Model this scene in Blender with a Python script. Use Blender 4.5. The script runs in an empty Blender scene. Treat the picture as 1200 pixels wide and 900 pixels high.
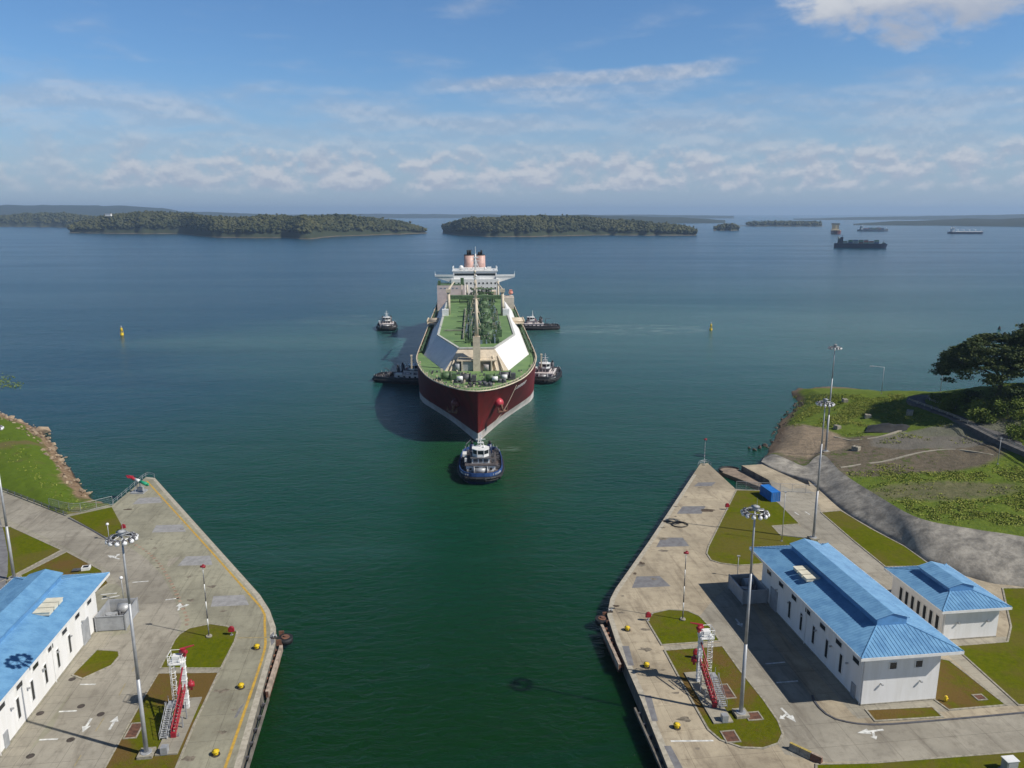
import bpy, math, random
import numpy as np
from mathutils import Vector, Matrix, noise as mnoise
from mathutils.bvhtree import BVHTree
from mathutils.geometry import tessellate_polygon
R = math.radians
random.seed(7); rng = np.random.default_rng(7)
sc = bpy.context.scene
col = sc.collection

# ------------------------------------------------------------------ camera, sky, sun, exposure
FPX, PITCH, CAMZ = 913.0, R(12.4), 76.0          # focal length in photo pixels (photo is 1200 wide)
cam_d = bpy.data.cameras.new('camera'); cam = bpy.data.objects.new('camera', cam_d); col.objects.link(cam)
cam.location = (0, 0, CAMZ); cam.rotation_euler = (R(90) - PITCH, 0, 0)
cam_d.sensor_width = 36; cam_d.lens = 36 * FPX / 1200; cam_d.clip_start = 1; cam_d.clip_end = 90000
sc.camera = cam
SUN_AZ, SUN_EL = R(109.3), R(45)
world = bpy.data.worlds.new('World'); sc.world = world; world.use_nodes = True
sd = bpy.data.lights.new('sun', 'SUN'); sd.energy = 5.0; sd.angle = R(0.53); sd.color = (1, .95, .87)
sun = bpy.data.objects.new('sun', sd); col.objects.link(sun)
sdir = Vector((math.sin(SUN_AZ) * math.cos(SUN_EL), math.cos(SUN_AZ) * math.cos(SUN_EL), math.sin(SUN_EL)))
sun.rotation_euler = sdir.to_track_quat('Z', 'Y').to_euler(); sun.location = (200, -100, 300)
sc.view_settings.view_transform = 'Standard'; sc.view_settings.look = 'None'
sc.view_settings.gamma = 1; sc.view_settings.use_curve_mapping = False
sc.view_settings.exposure = 0.0
sc.cycles.use_denoising = True; sc.cycles.max_bounces = 6; sc.cycles.volume_bounces = 0
sc.cycles.sample_clamp_indirect = 4

class NT:
    """tiny node-tree writer"""
    def __init__(s, tree): s.t = tree; s.n = tree.nodes; s.l = tree.links
    def add(s, typ, ins=None, **props):
        n = s.n.new(typ)
        for k, v in props.items(): setattr(n, k, v)
        for k, v in (ins or {}).items():
            if isinstance(v, bpy.types.NodeSocket): s.l.new(v, n.inputs[k])
            else: n.inputs[k].default_value = v
        return n
    def math(s, op, a, b=0.0, c=None, clamp=False):
        n = s.n.new('ShaderNodeMath'); n.operation = op; n.use_clamp = clamp
        for i, v in enumerate((a, b) if c is None else (a, b, c)):
            if isinstance(v, bpy.types.NodeSocket): s.l.new(v, n.inputs[i])
            else: n.inputs[i].default_value = v
        return n.outputs[0]
    def ramp(s, f, lo, hi, a=0.0, b=1.0):
        n = s.add('ShaderNodeMapRange', {0: f, 1: lo, 2: hi, 3: a, 4: b}, interpolation_type='SMOOTHSTEP')
        return n.outputs[0]
    def noise(s, vec, scale, detail=4, rough=.55, dist=0.0):
        n = s.add('ShaderNodeTexNoise', {'Scale': scale, 'Detail': detail, 'Roughness': rough, 'Distortion': dist})
        if vec is not None: s.l.new(vec, n.inputs['Vector'])
        return n.outputs['Fac']
    def mix(s, f, a, b):
        n = s.n.new('ShaderNodeMix'); n.data_type = 'RGBA'
        for i, v in ((0, f), (6, a), (7, b)):
            if isinstance(v, bpy.types.NodeSocket): s.l.new(v, n.inputs[i])
            else: n.inputs[i].default_value = v if i == 0 else (*v[:3], 1)
        return n.outputs[2]
    def xyz(s, x, y, z=0.0):
        n = s.n.new('ShaderNodeCombineXYZ')
        for i, v in enumerate((x, y, z)):
            if isinstance(v, bpy.types.NodeSocket): s.l.new(v, n.inputs[i])
            else: n.inputs[i].default_value = v
        return n.outputs[0]

def build_world():
    w = NT(world.node_tree); w.n.clear()
    sky = w.add('ShaderNodeTexSky', sky_type='NISHITA', sun_disc=False, sun_elevation=SUN_EL, sun_rotation=SUN_AZ,
                altitude=0, air_density=1.0, dust_density=0.6, ozone_density=1.6)
    d = w.add('ShaderNodeTexCoord').outputs['Generated']
    sp = w.add('ShaderNodeSeparateXYZ', {0: d})
    x, y, z = sp.outputs
    az = w.math('MULTIPLY', w.math('ARCTAN2', x, y), 57.296)
    el = w.math('MULTIPLY', w.math('ARCSINE', z), 57.296)
    # low cumulus row, soft grey undersides
    v1 = w.xyz(w.math('MULTIPLY', az, .40), w.math('MULTIPLY', el, .64), 3.7)
    n1 = w.noise(v1, 1.05, 10, .55, .0)
    n1b = w.noise(w.xyz(w.math('MULTIPLY', az, .40), w.math('ADD', w.math('MULTIPLY', el, .64), .22), 3.7), 1.05, 5, .55, .0)
    big = w.noise(w.xyz(w.math('MULTIPLY', az, .05), w.math('MULTIPLY', el, .12), 9.1), 1.2, 3)
    env = w.math('MULTIPLY', w.ramp(el, .7, 1.9), w.ramp(el, 6.6, 3.0))
    m1 = w.ramp(w.math('ADD', w.math('MULTIPLY', n1, .75), w.math('MULTIPLY', env, .20)), .45, .62)
    m1 = w.math('MULTIPLY', m1, w.math('MULTIPLY', env, w.ramp(big, .2, .5, .35, 1.0)))
    # long soft streaks
    v2 = w.xyz(w.math('MULTIPLY', az, .085), w.math('MULTIPLY', el, .36), 1.3)
    n2 = w.noise(v2, 1.5, 9, .54, .15)
    env2 = w.math('MULTIPLY', w.ramp(el, 2.0, 4.5), w.ramp(el, 10.5, 6.5))
    m2 = w.math('MULTIPLY', w.ramp(w.math('ADD', w.math('MULTIPLY', n2, .8), w.math('MULTIPLY', env2, .16)), .40, .72), .58)
    # one brighter bank high on the right and wisps near it
    ex = w.math('DIVIDE', w.math('SUBTRACT', az, 26.0), 7.5); ey = w.math('DIVIDE', w.math('SUBTRACT', el, 14.2), 3.6)
    rr = w.math('ADD', w.math('MULTIPLY', ex, ex), w.math('MULTIPLY', ey, ey))
    n3 = w.noise(w.xyz(w.math('MULTIPLY', az, .16), w.math('MULTIPLY', el, .30), 6.0), 1.5, 10, .58, .3)
    m3 = w.ramp(w.math('SUBTRACT', n3, w.math('MULTIPLY', rr, .32)), .04, .34)
    # one long bar across the middle
    by = w.math('DIVIDE', w.math('SUBTRACT', el, w.math('ADD', 8.7, w.math('MULTIPLY', az, .05))), .8)
    bx = w.math('MULTIPLY', w.ramp(az, -9, -2), w.ramp(az, 16, 13))
    m4 = w.math('MULTIPLY', w.ramp(w.math('SUBTRACT', w.math('ADD', n2, n1), w.math('MULTIPLY', by, by)), .30, 1.15), bx)
    m = w.math('MAXIMUM', w.math('MAXIMUM', m1, m2), w.math('MAXIMUM', m3, w.math('MULTIPLY', m4, .75)))
    m = w.math('MULTIPLY', m, .88, clamp=True)
    lit = w.ramp(w.math('SUBTRACT', n1, n1b), -.10, .12)
    cc = w.mix(lit, (3.9, 4.5, 5.6), (6.0, 6.2, 6.7))
    lit3 = w.ramp(w.math('ADD', w.math('DIVIDE', w.math('SUBTRACT', el, 12.3), 3.0), w.math('SUBTRACT', n3, .5)), -.35, .35)
    cc = w.mix(m3, cc, w.mix(lit3, (4.0, 4.4, 5.3), (6.6, 6.7, 6.9)))
    tint = w.n.new('ShaderNodeMix'); tint.data_type = 'RGBA'; tint.blend_type = 'MULTIPLY'; tint.inputs[0].default_value = 1
    w.l.new(sky.outputs[0], tint.inputs[6]); tint.inputs[7].default_value = (.60, .87, 1.16, 1)
    base = w.mix(w.math('MULTIPLY', w.ramp(el, 10, 0), .70), tint.outputs[2], (3.7, 4.5, 5.9))
    dk = w.n.new('ShaderNodeMix'); dk.data_type = 'RGBA'; dk.blend_type = 'MULTIPLY'; w.l.new(w.ramp(el, 14, 32), dk.inputs[0]); w.l.new(base, dk.inputs[6]); dk.inputs[7].default_value = (.34, .34, .36, 1); base = dk.outputs[2]
    bg = w.add('ShaderNodeBackground', {'Color': w.mix(m, base, cc), 'Strength': .1})
    out = w.add('ShaderNodeOutputWorld'); w.l.new(bg.outputs[0], out.inputs[0])
build_world()

# ------------------------------------------------------------------ frames: photo pixels to points on real planes, and the lock's own axes
def ray(u, v):
    x, y = (u - 600) / FPX, -(v - 450) / FPX
    return Vector((x, math.cos(PITCH) + y * math.sin(PITCH), -math.sin(PITCH) + y * math.cos(PITCH)))
def G(u, v, z=2.5):
    r = ray(u, v); t = (z - CAMZ) / r.z
    return Vector((r.x * t, r.y * t, z))
def zat(u, v, Y):
    r = ray(u, v); return CAMZ + r.z / r.y * Y
YAW = math.atan((490 - 600) / FPX / math.cos(PITCH))
AX = Vector((math.sin(YAW), math.cos(YAW), 0)); AT = Vector((AX.y, -AX.x, 0))
def LF(s, t, z=2.5):
    p = AX * s + AT * t; p.z = z; return p
ROT = -YAW
QZ = 2.5

# ------------------------------------------------------------------ mesh helpers
class MB:
    def __init__(s): s.v = []; s.f = []; s.mi = []; s.M = None; s.cur = 0; s.smooth = []; s.sm = False
    def pts(s, ps):
        n = len(s.v)
        for p in ps:
            p = Vector(p)
            if s.M is not None: p = s.M @ p
            s.v.append(p[:])
        return n
    def face(s, idx): s.f.append(tuple(idx)); s.mi.append(s.cur); s.smooth.append(s.sm)
    def poly(s, ps): n = s.pts(ps); s.face(range(n, n + len(ps)))
    def box(s, cx, cy, cz, sx, sy, sz, rz=0.0):
        c, d = math.cos(rz), math.sin(rz); P = []
        for k in (-1, 1):
            for i, j in ((-1, -1), (1, -1), (1, 1), (-1, 1)):
                a, b = i * sx / 2, j * sy / 2
                P.append((cx + a * c - b * d, cy + a * d + b * c, cz + k * sz / 2))
        n = s.pts(P)
        for q in ((3, 2, 1, 0), (4, 5, 6, 7), (0, 1, 5, 4), (1, 2, 6, 5), (2, 3, 7, 6), (3, 0, 4, 7)): s.face([n + a for a in q])
    def cyl(s, p0, p1, r0, r1=None, n=10, caps=True):
        r1 = r0 if r1 is None else r1
        p0, p1 = Vector(p0), Vector(p1); d = (p1 - p0)
        if d.length < 1e-6: return
        d.normalize(); a = Vector((0, 0, 1)) if abs(d.z) < .9 else Vector((1, 0, 0))
        x = d.cross(a).normalized(); y = d.cross(x)
        ring = [(math.cos(2 * math.pi * k / n), math.sin(2 * math.pi * k / n)) for k in range(n)]
        b = s.pts([p0 + (x * c + y * e) * r0 for c, e in ring] + [p1 + (x * c + y * e) * r1 for c, e in ring])
        sm = s.sm; s.sm = n > 6
        for k in range(n): s.face((b + k, b + (k + 1) % n, b + n + (k + 1) % n, b + n + k))
        s.sm = sm
        if caps: s.face([b + k for k in reversed(range(n))]); s.face([b + n + k for k in range(n)])
    def tube(s, ps, r, n=6):
        for a, b in zip(ps[:-1], ps[1:]): s.cyl(a, b, r, r, n)
    def ball(s, c, r, n=8, m=6, sz=1.0):
        c = Vector(c); P = []
        for i in range(m + 1):
            th = math.pi * i / m
            for k in range(n):
                ph = 2 * math.pi * k / n
                P.append(c + Vector((math.sin(th) * math.cos(ph), math.sin(th) * math.sin(ph), math.cos(th) * sz)) * r)
        b = s.pts(P); sm = s.sm; s.sm = True
        for i in range(m):
            for k in range(n): s.face((b + i * n + k, b + (i + 1) * n + k, b + (i + 1) * n + (k + 1) % n, b + i * n + (k + 1) % n))
        s.sm = sm
    def prism(s, ps, z0, z1, bottom=True):
        n = len(ps); area = sum(ps[i][0] * ps[(i + 1) % n][1] - ps[(i + 1) % n][0] * ps[i][1] for i in range(n))
        if area < 0: ps = list(reversed(ps))
        b = s.pts([(p[0], p[1], z0) for p in ps] + [(p[0], p[1], z1) for p in ps])
        for t in tessellate_polygon([[Vector((p[0], p[1], 0)) for p in ps]]):
            a, c, d = t
            A = (ps[c][0] - ps[a][0]) * (ps[d][1] - ps[a][1]) - (ps[d][0] - ps[a][0]) * (ps[c][1] - ps[a][1])
            if A < 0: c, d = d, c
            s.face((b + n + a, b + n + c, b + n + d))
            if bottom: s.face((b + d, b + c, b + a))
        for i in range(n):
            j = (i + 1) % n; s.face((b + i, b + j, b + n + j, b + n + i))
    def sheet(s, ps, z):
        n = len(ps); b = s.pts([(p[0], p[1], z) for p in ps])
        for t in tessellate_polygon([[Vector((p[0], p[1], 0)) for p in ps]]):
            a, c, d = t
            A = (ps[c][0] - ps[a][0]) * (ps[d][1] - ps[a][1]) - (ps[d][0] - ps[a][0]) * (ps[c][1] - ps[a][1])
            if A < 0: c, d = d, c
            s.face((b + a, b + c, b + d))
    def loft(s, rows, closed=False):
        n = len(rows[0]); b = s.pts([p for r in rows for p in r])
        for i in range(len(rows) - 1):
            for k in range(n if closed else n - 1):
                k2 = (k + 1) % n
                s.face((b + i * n + k, b + i * n + k2, b + (i + 1) * n + k2, b + (i + 1) * n + k))
    def build(s, name, mats, parent=None, smooth=None, **props):
        me = bpy.data.meshes.new(name); me.from_pydata(s.v, [], s.f)
        if not isinstance(mats, (list, tuple)): mats = [mats]
        for m in mats: me.materials.append(m)
        me.polygons.foreach_set('material_index', s.mi)
        me.polygons.foreach_set('use_smooth', [smooth] * len(s.f) if smooth is not None else s.smooth)
        me.update()
        o = bpy.data.objects.new(name, me); col.objects.link(o)
        if parent is not None: o.parent = parent
        for k, v in props.items(): o[k] = v
        return o

def tag(o, label, cat, group=None):
    o['label'] = label; o['category'] = cat
    if group: o['group'] = group
    return o
def empty(name, loc, rz, label, cat, group=None):
    o = bpy.data.objects.new(name, None); col.objects.link(o); o.empty_display_size = .5
    o.location = loc; o.rotation_euler = (0, 0, rz)
    return tag(o, label, cat, group)
def kids(o): return [c for c in bpy.data.objects if c.parent == o]
def copy_tree(o, loc=None, rz=None, label=None, parent=None):
    ch = kids(o); c = o.copy(); col.objects.link(c); c.parent = parent
    if loc is not None: c.location = loc
    if rz is not None: c.rotation_euler = (0, 0, rz)
    if label: c['label'] = label
    for k in ch: copy_tree(k, parent=c)
    return c
def structure(mb, name, mat, smooth=None): return mb.build(name, mat, None, smooth, kind='structure')
def interp(xs, pts):
    return np.stack([np.interp(xs, [p[0] for p in pts], [p[i] for p in pts]) for i in range(1, len(pts[0]))], -1)
def catmull(ps, n):
    """n points along a smooth line through ps"""
    ps = [Vector(p) for p in ps]; P = [ps[0] * 2 - ps[1]] + ps + [ps[-1] * 2 - ps[-2]]; out = []
    d = [0]
    for a, b in zip(ps[:-1], ps[1:]): d.append(d[-1] + (b - a).length)
    for q in np.linspace(0, d[-1], n):
        i = min(max(int(np.searchsorted(d, q, side='right')) - 1, 0), len(ps) - 2)
        t = (q - d[i]) / max(d[i + 1] - d[i], 1e-9)
        a, b, c, e = P[i:i + 4]
        out.append(.5 * ((2 * b) + (c - a) * t + (2 * a - 5 * b + 4 * c - e) * t * t + (3 * b - a - 3 * c + e) * t ** 3))
    return out
def smooth_closed(ps, per=4):
    ps = [Vector(p) for p in ps]; n = len(ps); out = []
    for i in range(n):
        a, b, c, e = ps[i - 1], ps[i], ps[(i + 1) % n], ps[(i + 2) % n]
        for k in range(per):
            t = k / per
            out.append(.5 * ((2 * b) + (c - a) * t + (2 * a - 5 * b + 4 * c - e) * t * t + (3 * b - a - 3 * c + e) * t ** 3))
    return out
def offset(ps, w):
    n = len(ps); area = sum(ps[i][0] * ps[(i + 1) % n][1] - ps[(i + 1) % n][0] * ps[i][1] for i in range(n)); sg = 1 if area > 0 else -1
    out = []
    for i in range(n):
        a, b, c = Vector(ps[i - 1][:2]), Vector(ps[i][:2]), Vector(ps[(i + 1) % n][:2])
        d1 = (b - a).normalized(); d2 = (c - b).normalized()
        n1 = Vector((d1.y, -d1.x)) * sg; n2 = Vector((d2.y, -d2.x)) * sg
        m = (n1 + n2); m = m.normalized() if m.length > 1e-6 else n1
        k = w / max(.5, m.dot(n1)); q = b + m * k; out.append((q.x, q.y))
    return out
def ribbon(ps, w):
    """left and right edges of a band of width w along a line"""
    L_, R_ = [], []
    for i, p in enumerate(ps):
        a = ps[max(i - 1, 0)]; b = ps[min(i + 1, len(ps) - 1)]
        d = Vector((b[0] - a[0], b[1] - a[1])).normalized(); q = Vector((-d.y, d.x)) * w / 2
        L_.append((p[0] + q.x, p[1] + q.y)); R_.append((p[0] - q.x, p[1] - q.y))
    return L_, R_

# ------------------------------------------------------------------ materials
def principled(name):
    m = bpy.data.materials.new(name); m.use_nodes = True; w = NT(m.node_tree); w.n.clear()
    b = w.add('ShaderNodeBsdfPrincipled'); o = w.add('ShaderNodeOutputMaterial'); w.l.new(b.outputs[0], o.inputs[0])
    return m, w, b
def mat(name, c, rough=.6, var=.15, scale=1.0, metal=0.0, bump=0.0, c2=None, spec=.5, coord='Object', stretch=(1, 1, 1)):
    m, w, b = principled(name)
    v = w.add('ShaderNodeTexCoord').outputs['Object'] if coord == 'Object' else w.add('ShaderNodeNewGeometry').outputs['Position']
    if stretch != (1, 1, 1): v = w.add('ShaderNodeMapping', {'Vector': v, 'Scale': stretch}).outputs[0]
    n = w.noise(v, scale, 6, .62)
    c2 = c2 or tuple(min(1, x * (1 - 2.2 * var)) for x in c)
    f = w.ramp(n, .35, .68)
    w.l.new(w.mix(f, c, c2), b.inputs['Base Color'])
    b.inputs['Roughness'].default_value = rough; b.inputs['Metallic'].default_value = metal
    b.inputs['Specular IOR Level'].default_value = spec
    if bump:
        bm = w.add('ShaderNodeBump', {'Height': n, 'Strength': .6, 'Distance': bump}); w.l.new(bm.outputs[0], b.inputs['Normal'])
    return m
def lockvec(w):
    p = w.add('ShaderNodeNewGeometry').outputs['Position']
    return p, w.add('ShaderNodeMapping', {'Vector': p, 'Rotation': (0, 0, -ROT)}).outputs[0]
def mat_concrete(name, c, c2, stain, joint=6.0, jw=.035):
    m, w, b = principled(name); p, q = lockvec(w)
    n1 = w.noise(p, .06, 7, .65, .4); n2 = w.noise(p, .7, 6, .7); n3 = w.noise(p, 5.0, 4, .6)
    cc = w.mix(w.ramp(n1, .35, .65), c, c2)
    st = w.noise(w.add('ShaderNodeMapping', {'Vector': q, 'Scale': (.55, .09, 1)}).outputs[0], .9, 6, .7, .6)
    cc = w.mix(w.math('MULTIPLY', w.ramp(st, .48, .72), .6), cc, stain)
    cc = w.mix(w.math('MULTIPLY', w.ramp(n2, .46, .72), .45), cc, stain)
    cc = w.mix(w.math('MULTIPLY', w.ramp(n3, .5, .7), .12), cc, stain)
    br = w.add('ShaderNodeTexBrick', {'Vector': q, 'Scale': 1.0, 'Mortar Size': jw, 'Brick Width': joint, 'Row Height': joint, 'Color1': (1, 1, 1, 1),
               'Color2': (.90, .90, .90, 1), 'Mortar': (.42, .40, .38, 1), 'Mortar Smooth': .2}, offset=0.0)
    mu = w.n.new('ShaderNodeMix'); mu.data_type = 'RGBA'; mu.blend_type = 'MULTIPLY'; mu.inputs[0].default_value = .75
    w.l.new(cc, mu.inputs[6]); w.l.new(br.outputs[0], mu.inputs[7]); w.l.new(mu.outputs[2], b.inputs['Base Color'])
    b.inputs['Roughness'].default_value = .88
    bm = w.add('ShaderNodeBump', {'Height': n3, 'Strength': .3, 'Distance': .02}); w.l.new(bm.outputs[0], b.inputs['Normal'])
    return m
def mat_grass(name, c, c2, dry, drya=.5, sc_=1.0):
    m, w, b = principled(name); p = w.add('ShaderNodeNewGeometry').outputs['Position']
    n1 = w.noise(p, .09 * sc_, 5, .6, .5); n2 = w.noise(p, 1.2 * sc_, 6, .75); n3 = w.noise(p, 7 * sc_, 3, .6)
    n4 = w.noise(p, .33 * sc_, 5, .65, .3); cc = w.mix(w.ramp(n2, .36, .64), c, c2); cc = w.mix(w.math('MULTIPLY', w.ramp(n4, .52, .70), .35), cc, dry); cc = w.mix(w.math('MULTIPLY', w.ramp(n4, .46, .30), .4), cc, tuple(x * .7 for x in c2))
    cc = w.mix(w.math('MULTIPLY', w.ramp(w.math('ADD', n1, w.math('MULTIPLY', n2, .25)), .54, .74), drya), cc, dry)
    cc = w.mix(w.math('MULTIPLY', w.ramp(n3, .5, .75), .45), cc, tuple(x * .45 for x in c))
    w.l.new(cc, b.inputs['Base Color']); b.inputs['Roughness'].default_value = 1; b.inputs['Specular IOR Level'].default_value = .02
    bm = w.add('ShaderNodeBump', {'Height': w.math('ADD', n3, n2), 'Strength': .8, 'Distance': .12}); w.l.new(bm.outputs[0], b.inputs['Normal'])
    return m
def mat_leaf(name, c, c2, scale=.25, wr=.45):
    m, w, b = principled(name); p = w.add('ShaderNodeNewGeometry').outputs['Position']
    rnd = w.add('ShaderNodeNewGeometry').outputs['Random Per Island']
    n = w.noise(p, scale, 4, .6)
    w.l.new(w.mix(w.math('ADD', w.math('MULTIPLY', w.ramp(n, .3, .7), 1 - wr), w.math('MULTIPLY', rnd, wr)), c, c2), b.inputs['Base Color'])
    b.inputs['Roughness'].default_value = .75; b.inputs['Specular IOR Level'].default_value = .2
    return m

M = {}
M['concrete'] = mat_concrete('quay concrete', (.455, .385, .272), (.295, .248, .175), (.15, .115, .078))
M['concrete_grey'] = mat_concrete('grey quay concrete', (.335, .318, .232), (.235, .222, .162), (.13, .115, .08))
M['coping'] = mat('pale coping concrete', (.44, .40, .32), .9, .25, 1.2, coord='W', c2=(.30, .27, .21))
M['road'] = mat_concrete('road concrete', (.355, .325, .262), (.25, .228, .182), (.14, .12, .092), 5.0)
M['path'] = mat_concrete('path concrete', (.37, .335, .26), (.27, .25, .2), (.17, .15, .12), 2.0, .03)
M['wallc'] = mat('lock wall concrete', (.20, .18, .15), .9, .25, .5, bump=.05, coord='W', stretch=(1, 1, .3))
M['kerb'] = mat('kerb concrete', (.36, .33, .26), .9, .2, 2, coord='W')
M['asphalt'] = mat('asphalt', (.115, .11, .11), .92, .2, .6, bump=.02, coord='W')
M['patch'] = mat('grey repair patch', (.19, .19, .195), .85, .25, .8, coord='W', c2=(.135, .13, .135))
M['patch2'] = mat('pale repair patch', (.31, .305, .30), .85, .25, .8, coord='W', c2=(.23, .225, .22))
M['faintstain'] = mat('faint stain', (.23, .195, .145), .95, .25, 1.5, coord='W')
M['stain'] = mat('rust stain', (.10, .07, .045), .95, .3, 2, coord='W')
M['lawn'] = mat_grass('lawn', (.118, .132, .005), (.082, .104, .005), (.14, .10, .035), .5)
M['lawn_dry'] = mat_grass('dry lawn', (.118, .124, .007), (.088, .10, .007), (.15, .085, .035), .8, 1.3)
M['wild'] = mat_grass('wild grass', (.105, .145, .022), (.06, .095, .014), (.17, .12, .06), .9, .6)
M['white_line'] = mat('white road paint', (.72, .72, .68), .7, .2, 1.5, coord='W')
M['yellow_line'] = mat('yellow road paint', (.55, .33, .04), .7, .22, 1.2, coord='W', c2=(.36, .24, .06))
M['faint_yellow'] = mat('worn yellow paint', (.36, .30, .16), .8, .2, 1.2, coord='W')
M['pink'] = mat('worn pink paint', (.38, .27, .19), .85, .25, 1.5, coord='W')
M['black'] = mat('black rubber', (.018, .018, .02), .7, .2, 2)
M['hole'] = mat('dark opening', (.02, .02, .022), .6, .2, 1)
M['iron'] = mat('cast iron', (.07, .055, .045), .8, .25, 3)
M['rust'] = mat('rusty brown steel', (.21, .095, .055), .8, .3, 1.2, c2=(.10, .05, .035))
M['fenderface'] = mat('worn pale timber', (.46, .36, .28), .8, .25, 1.0)
M['white'] = mat('white painted wall', (.80, .79, .77), .65, .10, .9, c2=(.73, .715, .68), stretch=(1, 1, .12))
M['white_m'] = mat('white painted metal', (.78, .78, .76), .4, .06, 1)
M['grey_m'] = mat('galvanised steel', (.42, .43, .44), .5, .1, 1, metal=.3)
M['grey_p'] = mat('grey panels', (.36, .37, .38), .6, .1, 1)
M['dgrey'] = mat('dark grey paint', (.10, .10, .11), .6, .2, 1)
M['blue_roof'] = mat('blue roof sheet', (.15, .325, .515), .5, .13, .55, spec=.35, bump=.01, c2=(.10, .24, .42))
M['blue_side'] = mat('blue roof side', (.12, .30, .55), .45, .1, .5)
M['glass'] = mat('dark window glass', (.02, .024, .028), .12, .1, 1, spec=.6)
M['skylight'] = mat('cream ventilator', (.72, .68, .54), .5, .08, 1)
M['red'] = mat('red paint', (.36, .014, .030), .5, .15, 1.5)
M['yellow'] = mat('yellow paint', (.75, .52, .01), .5, .1, 1.5)
M['green'] = mat('green paint', (.02, .33, .17), .5, .1, 1.5)
M['blue_box'] = mat('blue container paint', (.02, .19, .58), .5, .1, .8)
M['lamp'] = mat('floodlight glass', (.80, .80, .80), .2, .05, 2)
M['bark'] = mat('bark', (.11, .085, .06), .95, .3, 2, bump=.05)
M['rock'] = mat('pale rock', (.36, .28, .19), .95, .3, .35, bump=.15, coord='W', c2=(.16, .115, .08))
M['rock_dark'] = mat('dark wet rock', (.10, .075, .055), .8, .3, .5, bump=.1, coord='W')
M['leaf'] = mat_leaf('tree leaves', (.030, .052, .013), (.095, .118, .03), .16)
M['bush'] = mat_leaf('bush leaves', (.075, .12, .016), (.18, .225, .04), .2)
M['tuft'] = mat_leaf('tall grass', (.17, .21, .028), (.27, .28, .06), .1)
M['forest'] = mat_leaf('far forest', (.014, .025, .009), (.095, .092, .034), .009, .5)

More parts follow.
